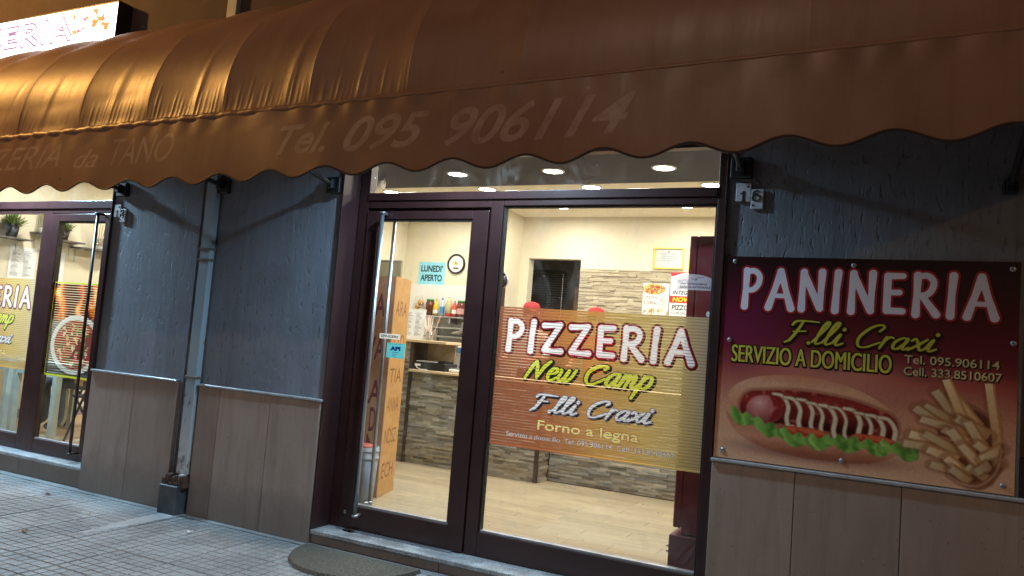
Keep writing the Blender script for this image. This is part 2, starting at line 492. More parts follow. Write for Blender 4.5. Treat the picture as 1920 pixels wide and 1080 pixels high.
class Canvas:
    def __init__(self, w, h, res, col=(255, 255, 255), a=1.0):
        self.w, self.h, self.res = w, h, res
        self.W, self.H = int(w * res), int(h * res)
        self.yy, self.xx = np.mgrid[0:self.H, 0:self.W].astype(np.float32)
        self.xx = (self.xx + 0.5) / res; self.yy = (self.yy + 0.5) / res
        self.rgb = np.zeros((self.H, self.W, 3), np.float32); self.rgb[:] = np.array(col) / 255
        self.a = np.full((self.H, self.W), a, np.float32)
    def paint(self, mask, col, op=1.0):
        c = np.array(col, np.float32)
        if c.ndim == 1: c = c / 255
        rows = np.flatnonzero(mask.max(1) > 0); cols = np.flatnonzero(mask.max(0) > 0)
        if not len(rows) or not len(cols): return
        sl = (slice(rows[0], rows[-1] + 1), slice(cols[0], cols[-1] + 1))
        m = (mask[sl] * op)[..., None]
        self.rgb[sl] = self.rgb[sl] * (1 - m) + (c[sl] if c.ndim == 3 else c) * m
    def edge(self, sdf, soft=1.0):
        return np.clip(0.5 - sdf * self.res / soft, 0, 1)
    def stroke(self, strokes):
        d = np.full((self.H, self.W), 9.0, np.float32)
        for st in strokes:
            if len(st) == 1: st = [st[0], st[0]]
            for a, b in zip(st, st[1:]):
                ra, rb = a[2], b[2]; R_ = max(ra, rb) + 0.05
                x0 = int(max(0, (min(a[0], b[0]) - R_) * self.res)); x1 = int(min(self.W, (max(a[0], b[0]) + R_) * self.res + 1))
                y0 = int(max(0, (min(a[1], b[1]) - R_) * self.res)); y1 = int(min(self.H, (max(a[1], b[1]) + R_) * self.res + 1))
                if x1 <= x0 or y1 <= y0: continue
                X = self.xx[y0:y1, x0:x1]; Y = self.yy[y0:y1, x0:x1]
                vx, vy = b[0] - a[0], b[1] - a[1]; L = vx * vx + vy * vy + 1e-12
                t = np.clip(((X - a[0]) * vx + (Y - a[1]) * vy) / L, 0, 1)
                dd = np.hypot(X - a[0] - t * vx, Y - a[1] - t * vy) - (ra + (rb - ra) * t)
                d[y0:y1, x0:x1] = np.minimum(d[y0:y1, x0:x1], dd)
        return d
    def ell(self, cx, cy, rx, ry, ang=0.0):
        c, s = math.cos(ang), math.sin(ang)
        X = (self.xx - cx) * c + (self.yy - cy) * s; Y = -(self.xx - cx) * s + (self.yy - cy) * c
        return (np.sqrt((X / rx) ** 2 + (Y / ry) ** 2) - 1) * min(rx, ry)
    def poly(self, pts):
        ins = np.zeros((self.H, self.W), bool)
        n = len(pts)
        for i in range(n):
            (xa, ya), (xb, yb) = pts[i], pts[(i + 1) % n]
            if ya == yb: continue
            c = ((ya > self.yy) != (yb > self.yy)) & (self.xx < (xb - xa) * (self.yy - ya) / (yb - ya) + xa)
            ins ^= c
        return ins.astype(np.float32)
    def text(self, s, x, y, h, w=None, bold=0.0, shear=0.0, align='l', rot=0.0):
        """coverage mask of a line of text, cap height h, baseline (x, y), width w"""
        T = text_tris(s, bold, shear) * h
        base = text_tris(s, 0.0, shear) * h if bold else T
        bx0, bx1 = base[..., 0].min(), base[..., 0].max()
        T[..., 0] -= bx0
        if w: T[..., 0] *= w / (bx1 - bx0)
        tw = w or (bx1 - bx0)
        if align == 'c': T[..., 0] -= tw / 2
        if rot:
            c, s_ = math.cos(rot), math.sin(rot)
            X = T[..., 0] * c - T[..., 1] * s_; Y = T[..., 0] * s_ + T[..., 1] * c
            T = np.stack([X, Y], -1)
        T = (T + np.array([x, y])) * self.res
        S = 3
        X0, Y0 = np.maximum(np.floor(T.reshape(-1, 2).min(0)).astype(int) - 1, 0); X1, Y1 = np.ceil(T.reshape(-1, 2).max(0)).astype(int) + 1
        X1, Y1 = min(X1, self.W), min(Y1, self.H)
        full = np.zeros((self.H, self.W), np.float32)
        if X1 <= X0 or Y1 <= Y0: return full
        m = np.zeros(((Y1 - Y0) * S, (X1 - X0) * S), np.float32)
        for t in (T - np.array([X0, Y0])) * S:
            x0, y0 = np.floor(t.min(0)).astype(int); x1, y1 = np.ceil(t.max(0)).astype(int) + 1
            x0, y0 = max(x0, 0), max(y0, 0); x1, y1 = min(x1, m.shape[1]), min(y1, m.shape[0])
            if x1 <= x0 or y1 <= y0: continue
            Y, X = np.mgrid[y0:y1, x0:x1] + 0.5
            (ax, ay), (bx, by), (cx, cy) = t
            d = (bx - ax) * (cy - ay) - (cx - ax) * (by - ay)
            if abs(d) < 1e-9: continue
            u = ((X - ax) * (cy - ay) - (cx - ax) * (Y - ay)) / d
            v = ((bx - ax) * (Y - ay) - (X - ax) * (by - ay)) / d
            m[y0:y1, x0:x1][(u >= -1e-4) & (v >= -1e-4) & (u + v <= 1.0001)] = 1
        full[Y0:Y1, X0:X1] = m.reshape(Y1 - Y0, S, X1 - X0, S).mean((1, 3))
        return full
    def noise(self, scale, seed=0, octs=4):
        rs = np.random.RandomState(seed); out = np.zeros((self.H, self.W), np.float32); amp = 1; tot = 0
        for o in range(octs):
            sx = scale * 2 ** o
            gw, gh = int(self.w * sx) + 3, int(self.h * sx) + 3
            g = rs.rand(gh, gw).astype(np.float32)
            X = self.xx * sx; Y = self.yy * sx
            i = X.astype(int); j = Y.astype(int); fx = X - i; fy = Y - j
            fx = fx * fx * (3 - 2 * fx); fy = fy * fy * (3 - 2 * fy)
            out += amp * ((g[j, i] * (1 - fx) + g[j, i + 1] * fx) * (1 - fy) + (g[j + 1, i] * (1 - fx) + g[j + 1, i + 1] * fx) * fy)
            tot += amp; amp *= 0.5
        return out / tot
    def image(self, name, linear=False):
        im = bpy.data.images.new(name, self.W, self.H, alpha=True)
        if linear: im.colorspace_settings.name = 'Non-Color'
        im.alpha_mode = 'CHANNEL_PACKED'
        px = np.concatenate([np.clip(self.rgb, 0, 1), np.clip(self.a, 0, 1)[..., None]], -1)
        im.pixels.foreach_set(px.astype(np.float32).ravel())
        im.update(); im.pack()
        return im

# casual display capitals: strokes (x, y, r) in cap-height units
DISP = {
 'P': (0.66, [[(.13, .02, .125), (.15, .5, .10), (.16, .96, .12)], cr([(.16, .93, .10), (.40, .95, .10), (.55, .82, .10), (.53, .62, .10), (.38, .47, .10), (.16, .45, .095)])]),
 'I': (0.36, [[(.14, .02, .125), (.16, .5, .105), (.20, .97, .125)]]),
 'Z': (0.80, [[(.10, .88, .115), (.40, .90, .09), (.64, .93, .10)], [(.64, .93, .10), (.14, .09, .11)], [(.14, .09, .10), (.45, .07, .09), (.70, .08, .115)]]),
 'E': (0.68, [[(.14, .08, .115), (.15, .92, .115)], [(.15, .92, .11), (.55, .93, .10)], [(.14, .52, .09), (.47, .53, .095)], [(.14, .08, .11), (.56, .08, .105)]]),
 'R': (0.78, [[(.13, .02, .125), (.15, .5, .10), (.16, .96, .12)], cr([(.16, .93, .10), (.42, .95, .10), (.57, .82, .10), (.54, .63, .10), (.40, .50, .10), (.18, .47, .095)]), [(.30, .45, .095), (.66, .04, .125)]]),
 'A': (0.86, [[(.10, .02, .125), (.28, .5, .10), (.44, .96, .12)], [(.44, .96, .12), (.60, .5, .10), (.78, .02, .13)], [(.24, .33, .08), (.64, .33, .08)]]),
 'N': (0.86, [[(.13, .02, .125), (.14, .5, .10), (.17, .96, .12)], [(.17, .92, .115), (.66, .06, .12)], [(.66, .06, .11), (.68, .5, .10), (.70, .97, .125)]]),
}
def disp_strokes(word, x0, y0, wtot, h, fat=1.0, gap=0.10):
    wsum = sum(DISP[c][0] + gap for c in word) - gap
    sx = wtot / wsum; out = []; x = x0
    for c in word:
        gw, st = DISP[c]
        for s in st:
            out.append([(x + p[0] * sx, y0 + p[1] * h, p[2] * h * fat) for p in s])
        x += (gw + gap) * sx
    return out
SCR = {
 'F': (.80, [[(.30, .98), (.26, .6), (.16, .15), (.02, .0)], [(-.02, .80), (.06, .96), (.35, 1.0), (.85, .97)], [(.12, .50), (.55, .54)]]),
 '.': (.16, [[(.04, .02), (.05, .03)]]),
 'l': (.34, [[(-.02, .08), (.20, .62), (.26, .93), (.18, .99), (.10, .75), (.08, .18), (.16, .0), (.34, .10)]]),
 'i': (.34, [[(-.02, .08), (.12, .48), (.09, .14), (.17, .0), (.34, .10)], [(.16, .70), (.17, .72)]]),
 'C': (.84, [[(.62, .72), (.70, .90), (.56, 1.0), (.28, .84), (.07, .42), (.16, .06), (.42, .0), (.80, .24)]]),
 'r': (.36, [[(.09, .50), (.07, .25), (.04, .0)], [(.06, .24), (.13, .42), (.22, .50), (.33, .46)]]),
 'a': (.56, [[(.42, .40), (.28, .50), (.08, .32), (.08, .06), (.24, .02), (.40, .28), (.42, .46), (.38, .12), (.44, .0), (.58, .10)]]),
 'x': (.52, [[(.0, .40), (.10, .49), (.26, .25), (.38, .02), (.54, .10)], [(.46, .49), (.24, .22), (.02, .0)]]),
 'N': (.82, [[(.0, .0), (.10, .5), (.18, .96)], [(.18, .96), (.34, .4), (.46, .04)], [(.46, .04), (.60, .6), (.74, 1.0)]]),
 'e': (.46, [[(.06, .24), (.30, .30), (.34, .44), (.20, .50), (.06, .30), (.10, .05), (.26, .0), (.46, .14)]]),
 'w': (.66, [[(.0, .46), (.06, .40), (.04, .12), (.14, .0), (.28, .14), (.34, .44), (.30, .12), (.40, .0), (.54, .18), (.60, .48)]]),
 'm': (.70, [[(.02, .0), (.06, .28), (.08, .48)], [(.06, .22), (.20, .46), (.28, .40), (.24, .0)], [(.26, .22), (.42, .47), (.50, .38), (.46, .10), (.54, .0), (.70, .12)]]),
 'p': (.56, [[(.08, .50), (.04, .1), (-.04, -.40)], [(.05, .20), (.18, .46), (.36, .44), (.38, .18), (.24, .02), (.06, .08)]]),
 ' ': (.36, []),
}
def script_strokes(word, x0, y0, wtot, h, r, slant=0.34, xh=0.5):
    fy = lambda y: y * xh / .5 if y <= .5 else xh + (y - .5) * (1 - xh) / .5
    wsum = sum(SCR[c][0] for c in word); k = wtot / (wsum + slant); out = []; x = 0
    for c in word:
        gw, st = SCR[c]
        for s in st:
            q = cr(s, 8)
            n = len(q)
            pts = []
            for i, p in enumerate(q):
                t = i / max(n - 1, 1)
                dx = q[min(i + 1, n - 1)] - q[max(i - 1, 0)]
                down = abs(dx[1]) / (np.hypot(*dx) + 1e-6)
                rr = r * (0.62 + 0.45 * down) * (0.75 + 0.25 * math.sin(math.pi * t))
                if c == '.' or (len(s) == 2 and c == 'i'): rr = r * 1.25
                pts.append((x0 + (x + p[0] + fy(p[1]) * slant) * k, y0 + fy(p[1]) * h, rr))
            out.append(pts)
        x += gw
    return out

def lerp3(stops, t):
    t = np.clip(t, 0, 1)
    xs = [s[0] for s in stops]; return np.stack([np.interp(t, xs, [s[1][i] / 255 for s in stops]) for i in range(3)], -1).astype(np.float32)

# ---- striped window film
FW, FH = 1.320, 0.858
def window_film(name):
    c = Canvas(FW, FH, 900)
    g = lerp3([(0, (150, 92, 68)), (.25, (166, 102, 70)), (.5, (196, 150, 84)), (.75, (204, 176, 104)), (.9, (202, 178, 118)), (1, (196, 178, 146))], c.xx / FW + 0.08 * (c.yy / FH - .5))
    c.rgb = g * (0.94 + 0.1 * c.noise(5, 3)[..., None])
    glow = np.exp(-((c.xx - .42) ** 2 / .03 + (c.yy - .74) ** 2 / .02)); c.paint(glow, (232, 140, 66), .4)
    sd = c.stroke(disp_strokes('PIZZERIA', .06, .590, 1.185, .188, .76))
    c.paint(c.edge(c.stroke(disp_strokes('PIZZERIA', .066, .584, 1.185, .188, .76)) - .014), (46, 12, 18)); c.paint(c.edge(sd - .015), (58, 12, 20)); c.paint(c.edge(sd - .0095), (150, 30, 44)); c.paint(c.edge(sd - .003), (240, 190, 195)); c.paint(c.edge(sd), (250, 252, 255))
    sd = c.stroke(script_strokes('New Camp', .215, .428, .85, .112, .0112, .30, .66))
    c.paint(c.edge(c.stroke(script_strokes('New Camp', .222, .422, .85, .112, .0112, .30, .66)) - .010), (25, 25, 12)); c.paint(c.edge(sd - .006), (40, 45, 10)); c.paint(c.edge(sd), (218, 226, 70))
    s2 = c.stroke(script_strokes('F.lli Craxi', .265, .236, .80, .100, .0088, .34, .58))
    c.paint(c.edge(c.stroke(script_strokes('F.lli Craxi', .274, .228, .80, .100, .0088, .34, .58)) - .005), (30, 28, 40)); c.paint(c.edge(s2 - .003), (70, 75, 110)); c.paint(c.edge(s2), (226, 232, 246))
    c.paint(c.text('Forno a legna', .325, .125, .058, .63, .045), (170, 44, 30)); c.paint(c.text('Forno a legna', .325, .125, .058, .63, .018), (236, 238, 150))
    tx = 'Servizio a domicilio  Tel. 095.906114  Cell. 333.8510607'
    c.paint(c.text(tx, .118, .062, .030, 1.05, .03), (40, 30, 40), .8); c.paint(c.text(tx, .118, .062, .030, 1.05, .006), (222, 222, 232))
    per = 0.0178
    ph = (c.yy / per) % 1
    g_ = np.clip((.15 - np.abs(ph - .5)) * per * c.res + .5, 0, 1)
    c.a = 1 - .62 * g_; c.rgb = np.clip(c.rgb * (1 + .25 * g_[..., None]), 0, 1)
    c.a[c.yy < .012] = 1
    # the print is denser in the left half of the film below the title
    return c.image(name)
IMG_FILM = window_film('film_print')

def door_film():
    w_, h_ = .62, .806
    c = Canvas(w_, h_, 800, (150, 145, 140))
    n = c.noise(7, 11, 5); n2 = c.noise(16, 5, 4)
    # flames in the upper part
    f = np.clip((c.yy - .47) / .33, 0, 1)
    fl = np.clip(np.sin(c.xx * 26 + 5 * n + (c.yy) * 3) * .5 + n * 1.1 - .25 - .1 * f, 0, 1)
    c.rgb = lerp3([(0, (60, 22, 12)), (.35, (170, 52, 16)), (.65, (236, 128, 34)), (1, (255, 222, 140))], fl)
    c.paint(np.clip((.50 - c.yy) * 22, 0, 1), (128, 126, 124))
    c.paint(np.clip((.11 - c.yy) * 14, 0, 1), (60, 58, 58), .7)
    cx, cy = .375, .282
    c.paint(c.edge(c.ell(cx + .008, cy - .012, .335, .255)), (60, 58, 58)); c.paint(c.edge(c.ell(cx, cy, .33, .25)), (226, 232, 232)); c.paint(c.edge(c.ell(cx, cy, .285, .212)), (186, 196, 200)); c.paint(c.edge(c.ell(cx, cy, .277, .206)), (150, 58, 40))
    rs = random.Random(4)
    for i in range(130):
        a = rs.uniform(0, 6.28); r = math.sqrt(rs.random()) * .92
        x_, y_ = cx + math.cos(a) * r * .265, cy + math.sin(a) * r * .192
        col = rs.choice([(176, 36, 30), (214, 190, 130), (90, 128, 40), (226, 205, 160), (196, 60, 44), (64, 90, 34), (236, 226, 200)])
        c.paint(c.edge(c.ell(x_, y_, rs.uniform(.010, .032), rs.uniform(.008, .018), rs.uniform(0, 3))), col, .9)
    per = .0205
    c.a = np.clip((np.abs((c.yy / per) % 1 - .5) - .15) * per * c.res + .5, 0, 1)
    b = (c.xx < .012) | (c.xx > w_ - .012) | (c.yy < .018) | (c.yy > h_ - .012)
    c.paint(b.astype(np.float32), (206, 226, 74)); c.a[b] = 1
    return c.image('door_film_print')
IMG_DFILM = door_film()

# ---- sandwich board on the wall
BW, BH = 1.320, 1.050
def board():
    c = Canvas(BW, BH, 900)
    v = c.yy / BH
    c.rgb = lerp3([(0, (240, 188, 146)), (.10, (236, 180, 138)), (.28, (218, 146, 112)), (.42, (176, 86, 74)), (.56, (124, 34, 46)), (.75, (84, 18, 30)), (1, (40, 10, 18))], v)
    gl = np.exp(-((c.xx - .12) ** 2 / .05 + (c.yy - .70) ** 2 / .035)); c.paint(gl, (128, 36, 84), .6)
    gl = np.exp(-((c.xx - .55) ** 2 / .14 + (c.yy - .47) ** 2 / .012)); c.paint(gl, (226, 156, 128), .6)
    gl = np.exp(-((c.xx - 1.1) ** 2 / .06 + (c.yy - .25) ** 2 / .03)); c.paint(gl, (226, 160, 116), .5)
    # title
    sd = c.stroke(disp_strokes('PANINERIA', .092, .785, 1.145, .200, .74))
    c.paint(c.edge(sd - .015), (24, 6, 10)); c.paint(c.edge(sd - .0105), (176, 36, 48)); c.paint(c.edge(sd), (244, 234, 240))
    s0 = c.stroke(script_strokes('F.lli Craxi', .318, .618, .72, .112, .0070, .36))
    c.paint(c.edge(c.stroke(script_strokes('F.lli Craxi', .322, .612, .72, .112, .0070, .36)) - .010), (30, 14, 8), .9); c.paint(c.edge(s0 - .005), (40, 24, 6)); c.paint(c.edge(s0), (214, 200, 70))
    for b, col, o in ((.03, (26, 12, 4), 1),):
        mk_ = c.text('SERVIZIO A DOMICILIO', .064, .501, .092, .745); fat = lambda m_, l: np.max([np.roll(m_, q_, (0, 1)) for q_ in l], 0)
        c.paint(fat(mk_, [(dy_, dx_) for dy_ in (-8, -5, 0, 4) for dx_ in (-5, 0, 5, 8)]), col, o)
    c.paint(fat(mk_, [(0, -2), (0, 0), (0, 2)]), (222, 208, 78))
    for t, y_, w_ in (('Tel. 095.906114', .556, .385), ('Cell. 333.8510607', .500, .395)):
        c.paint(c.text(t, .868, y_ - .004, .040, w_, .05), (40, 18, 10)); c.paint(c.text(t, .864, y_, .040, w_, .012), (226, 214, 150))
    # hot dog
    n = c.noise(14, 2, 4); n2 = c.noise(40, 8, 3)
    sh = np.exp(-((c.xx - .50) ** 2 / .10 + (c.yy - .075) ** 2 / .0012)); c.paint(sh, (96, 30, 44), .7)
    def bun(cx, cy, rx, ry, ang, a, b):
        d = c.ell(cx, cy, rx, ry, ang); m = c.edge(d, 3)
        t = np.clip((c.yy - (cy - ry)) / (2 * ry) + .15 * (n - .5) - .12 * np.clip(d / ry + .35, 0, 1), 0, 1)
        c.paint(m, lerp3([(0, a), (.45, b), (.8, (232, 168, 128)), (1, (206, 122, 84))], t))
    bun(.450, .285, .395, .165, -.09, (176, 96, 66), (220, 146, 108))
    sd = c.stroke([cr([(.20, .280, .080), (.40, .292, .086), (.62, .272, .086), (.775, .240, .074)])]); m = c.edge(sd, 4)
    c.paint(c.edge(sd - .014, 10), (150, 74, 50), .5)
    c.paint(m, lerp3([(0, (60, 14, 12)), (.3, (126, 28, 24)), (.7, (170, 46, 38)), (1, (130, 34, 30))], np.clip((c.yy - .20) / .18 + .6 * (n - .5), 0, 1)))
    d = c.ell(.240, .268, .090, .074, .12); t = np.clip(1 - np.hypot((c.xx - .215) / .11, (c.yy - .300) / .09), 0, 1)
    c.paint(c.edge(d, 4), lerp3([(0, (156, 70, 66)), (.5, (210, 118, 110)), (1, (240, 180, 168))], t))
    c.paint(c.edge(c.stroke([cr([(.280, .345, .018), (.305, .300, .022), (.298, .245, .018), (.275, .215, .010)])])), (150, 26, 26), .8)
    c.paint(np.clip((n2 - .64) * 8, 0, 1) * c.edge(sd), (232, 130, 116), .6)
    rz = random.Random(21)
    for i in range(10):
        x_ = .283 + i * .0535 + rz.uniform(-.006, .006); dy = -.0065 * i + rz.uniform(-.006, .006)
        w2 = rz.uniform(.0075, .0105)
        st = cr([(x_, .350 + dy, w2 * .8), (x_ + .045, .342 + dy, w2), (x_ + .075, .295 + dy, w2 * 1.15), (x_ + .070, .235 + dy, w2 * 1.2), (x_ + .082, .196 + dy, w2 * 1.1), (x_ + .104, .200 + dy, w2 * .7)])
        s_ = c.stroke([st])
        c.paint(c.edge(s_ - .0035, 4), (104, 48, 36), .55); c.paint(c.edge(s_, 2), (218, 190, 146)); c.paint(c.edge(s_ + .0045, 3), (246, 230, 196), .75)
    # front half of the bun, tomato, lettuce
    bot = c.poly([tuple(p) for p in cr([(.055, .245), (.075, .225), (.16, .195), (.30, .170), (.55, .150), (.74, .150), (.83, .175), (.84, .115), (.74, .066), (.56, .050), (.36, .058), (.20, .092), (.10, .150), (.055, .225)], 10)])
    t = np.clip((c.yy - .06) / .16 + .25 * (n - .5), 0, 1)
    c.paint(bot, lerp3([(0, (168, 92, 66)), (.45, (224, 150, 114)), (1, (202, 120, 88))], t))
    for x_ in (.40, .47, .72, .77):
        c.paint(c.edge(c.ell(x_, .178, .075, .022, -.08), 2), (206, 62, 34)); c.paint(c.edge(c.ell(x_, .184, .066, .012, -.08), 2), (232, 104, 62))
    rs = random.Random(3)
    top = []; bt = []
    for i in range(46):
        u = i / 45; x_ = .075 + u * .865
        yc = .245 - .100 * min(1, u * 2.6) - .008 * math.sin(u * 6) - .01 * max(0, u - .7)
        top.append((x_, yc + .022 + .014 * math.sin(i * 1.9) + rs.uniform(-.006, .006)))
        bt.append((x_, yc - .014 - .034 * abs(math.sin(i * .47 + .4)) + rs.uniform(-.006, .004)))
    let = c.poly(top + bt[::-1])
    c.paint(let, lerp3([(0, (70, 120, 40)), (.4, (116, 172, 64)), (.8, (156, 206, 92)), (1, (200, 230, 140))], np.clip(.25 + 1.1 * (n - .2) * .8 + .22 * np.sin(c.xx * 95 + n * 14 + c.yy * 30) + .2 * (n2 - .5), 0, 1)))
    # fries in a paper cone
    cone = c.poly([tuple(p) for p in cr([(.99, .40), (1.10, .20), (1.02, .10), (1.10, .035), (1.20, .010), (1.275, .120), (1.265, .27), (1.20, .36), (1.08, .42)], 8)])
    c.paint(cone, (168, 104, 74)); c.paint(c.edge(c.ell(1.14, .205, .125, .165, .2), 6), (92, 40, 26), .75)
    rs = random.Random(12)
    def fry(xa, ya, ang, L, w_):
        ca, sa = math.cos(ang), math.sin(ang)
        P2 = lambda u, v: (xa + ca * u - sa * v, ya + sa * u + ca * v)
        k = rs.uniform(.86, 1.05)
        top = c.poly([P2(0, -w_), P2(L, -w_ * .9), P2(L + .004, w_ * .7), P2(.002, w_ * .8)])
        sidep = c.poly([P2(0, -w_ * 1.5), P2(L, -w_ * 1.35), P2(L, -w_ * .75), P2(0, -w_ * .8)])
        halo = c.edge(c.stroke([[(xa, ya, w_ * 1.5), P2(L, 0) + (w_ * 1.4,)]]), 10)
        c.paint(halo, (130, 72, 40), .35)
        c.paint(sidep, tuple(q * k for q in (206, 140, 82)))
        u = ((c.xx - xa) * ca + (c.yy - ya) * sa) / L
        c.paint(top, lerp3([(0, tuple(q * k for q in (226, 166, 104))), (.5, tuple(q * k for q in (242, 196, 136))), (1, tuple(q * k for q in (248, 216, 166)))], u + .35 * (n - .5)))
    def wedge(xa, ya, xb, yb, r_):
        k = rs.uniform(.90, 1.06); mx, my = (xa + xb) / 2 + rs.uniform(-.008, .008), (ya + yb) / 2 + rs.uniform(-.008, .008)
        st = [cr([(xa, ya, r_ * .75), (mx, my, r_ * 1.1), (xb, yb, r_ * .85)], 6)]
        s_ = c.stroke(st)
        c.paint(c.edge(s_ - .006, 8), (118, 62, 36), .5)
        L = math.hypot(xb - xa, yb - ya); nx, ny = -(yb - ya) / L, (xb - xa) / L
        if ny < 0: nx, ny = -nx, -ny
        tt = np.clip(.5 + ((c.xx - xa) * nx + (c.yy - ya) * ny) / (2 * r_) + .5 * (n - .5), 0, 1)
        c.paint(c.edge(s_, 2), lerp3([(0, tuple(q * k for q in (188, 116, 66))), (.4, tuple(q * k for q in (228, 164, 100))), (1, tuple(q * k for q in (244, 200, 146)))], tt))
    W_ = [(1.02, .40, 1.10, .30), (1.22, .30, 1.25, .14), (1.09, .40, 1.16, .30), (1.04, .455, 1.10, .34), (1.20, .41, 1.245, .24), (.97, .345, 1.06, .30), (.955, .305, 1.07, .245), (1.00, .30, 1.12, .26), (1.10, .30, 1.20, .26), (1.05, .26, 1.16, .20), (1.14, .28, 1.20, .18),
          (.915, .215, 1.05, .195), (.925, .190, 1.06, .165), (1.00, .22, 1.11, .16), (1.08, .23, 1.16, .13), (1.18, .19, 1.25, .15), (.99, .15, 1.08, .13), (1.12, .17, 1.20, .10), (1.20, .14, 1.255, .19), (1.00, .085, 1.07, .080), (1.07, .115, 1.13, .07), (1.08, .075, 1.13, .045), (1.15, .10, 1.20, .065), (1.17, .085, 1.21, .115)]
    for (xa, ya, xb, yb) in W_:
        L = math.hypot(xb - xa, yb - ya); an = math.atan2(ya - yb, xa - xb) + rs.uniform(-.12, .12)
        fry(xb - .02 * math.cos(an), yb - .02 * math.sin(an), an, L * rs.uniform(1.25, 1.6), rs.uniform(.018, .024))
    lip = c.stroke([cr([(1.06, .055, .004), (1.12, .025, .006), (1.19, .030, .005), (1.25, .10, .004), (1.268, .20, .003)])]); c.paint(c.edge(lip - .006, 6), (150, 92, 64), .7); c.paint(c.edge(lip), (206, 150, 112))
    # printed photograph: slightly soft
    m = np.clip((.47 - c.yy) * 20, 0, 1)[..., None]; bl = c.rgb.copy()
    for ax in (0, 1):
        acc = np.zeros_like(bl)
        for d_ in range(-3, 4): acc += np.roll(bl, d_, ax)
        bl = acc / 7
    c.rgb = c.rgb * (1 - m) + bl * m
    c.rgb = c.rgb * (1 + .10 * (c.noise(160, 77, 2)[..., None] - .5) * m)
    c.rgb = c.rgb * (1 - .10 * m) + (c.rgb.mean(-1, keepdims=True)) * .10 * m
    return c.image('board_print')
IMG_BOARD = board()

def sheet(name, w_, h_, res, bgc, fn):
    c = Canvas(w_, h_, res, bgc); fn(c); return c.image(name)
def f_lun(c):
    c.paint(np.clip((c.noise(30, 4) - .5) * 1.5, 0, 1), (200, 238, 250), .6)
    for s, y_ in (("LUNEDI'", .175), ("APERTO", .055)):
        c.paint(c.text(s, .04, y_, .082, .32, .03), (16, 34, 44))
IMG_LUN = sheet('monday_sheet', .40, .30, 600, (140, 214, 238), f_lun)
def f_sping(c):
    c.paint(c.text('SPINGERE', .012, .011, .020, .14, .02), (30, 30, 34))
IMG_SPING = sheet('push_print', .165, .042, 1400, (226, 230, 228), f_sping)
def f_api(c):
    c.paint(c.text('API', .032, .052, .026, .075, .06), (18, 28, 108))
    for i in range(3): c.paint(c.text(('Accreditato', 'Punto', 'Roma')[i], .05, .036 - i * .011, .007, .05 - .012 * i, .01), (24, 48, 70))
    c.paint(c.text('associazione pizzerie', .01, .092, .006, .12, .0), (24, 60, 80))
IMG_API = sheet('blue_sticker', .145, .102, 1400, (96, 196, 214), f_api)
def f_cert(c):
    c.paint((((np.abs(c.xx - .165) > .143) | (np.abs(c.yy - .115) > .095))).astype(np.float32), (226, 228, 224))
    c.paint(c.edge(c.ell(.165, .195, .010, .010)), (60, 60, 60))
    for i, (s, y_, w_) in enumerate((('ATTESTATO DI MERITO', .165, .19), ('scuola italiana pizzaioli', .138, .16), ('conferito al maestro pizzaiolo', .112, .20), ('per la sua partecipazione', .086, .15), ('2016', .060, .04))):
        c.paint(c.text(s, .165, y_, .011 if i != 1 else .013, w_, .0, align='c'), (96, 100, 110))
IMG_CERT = sheet('certificate_print', .33, .23, 900, (216, 220, 224), f_cert)
def pizza_top(c, cx, cy, rx, ry, seed):
    c.paint(c.edge(c.ell(cx, cy, rx, ry)), (196, 132, 66)); c.paint(c.edge(c.ell(cx, cy + .004, rx * .93, ry * .88)), (236, 196, 120)); c.paint(c.edge(c.ell(cx, cy, rx * .8, ry * .75)), (228, 120, 60))
    rs = random.Random(seed)
    for i in range(46):
        a = rs.uniform(0, 6.28); r = math.sqrt(rs.random()) * .8
        c.paint(c.edge(c.ell(cx + math.cos(a) * r * rx, cy + math.sin(a) * r * ry, rs.uniform(.006, .016), rs.uniform(.004, .010), rs.uniform(0, 3))), rs.choice([(246, 226, 170), (196, 40, 26), (80, 110, 40), (240, 210, 120)]))
def f_nov(c):
    pizza_top(c, .125, .295, .130, .062, 3)
    c.paint(c.text("NOVITA'", .085, .305, .030, .175, .02, rot=-.06), (40, 34, 20))
    c.paint(c.text('PIZZA AI', .045, .185, .032, .125, .0), (70, 50, 46)); c.paint(c.text('5 CEREALI', .020, .120, .036, .155, .0), (60, 44, 40))
    for i in range(8): c.paint(((c.xx > .20) & (c.xx < .20 + .05 + .03 * ((i * 7) % 3) / 2) & (np.abs(c.yy - .20 + i * .012) < .002)).astype(np.float32), (120, 120, 130))
    rs = random.Random(5)
    for i in range(26):
        x_ = rs.uniform(.0, .3); y_ = rs.uniform(.0, .04)
        c.paint(c.edge(c.stroke([[(x_, y_, .003), (x_ + rs.uniform(-.01, .04), y_ + rs.uniform(.02, .05), .005)]])), rs.choice([(196, 160, 96), (170, 126, 66), (216, 186, 130)]))
IMG_NOV = sheet('cereal_poster_print', .30, .36, 700, (222, 222, 220), f_nov)
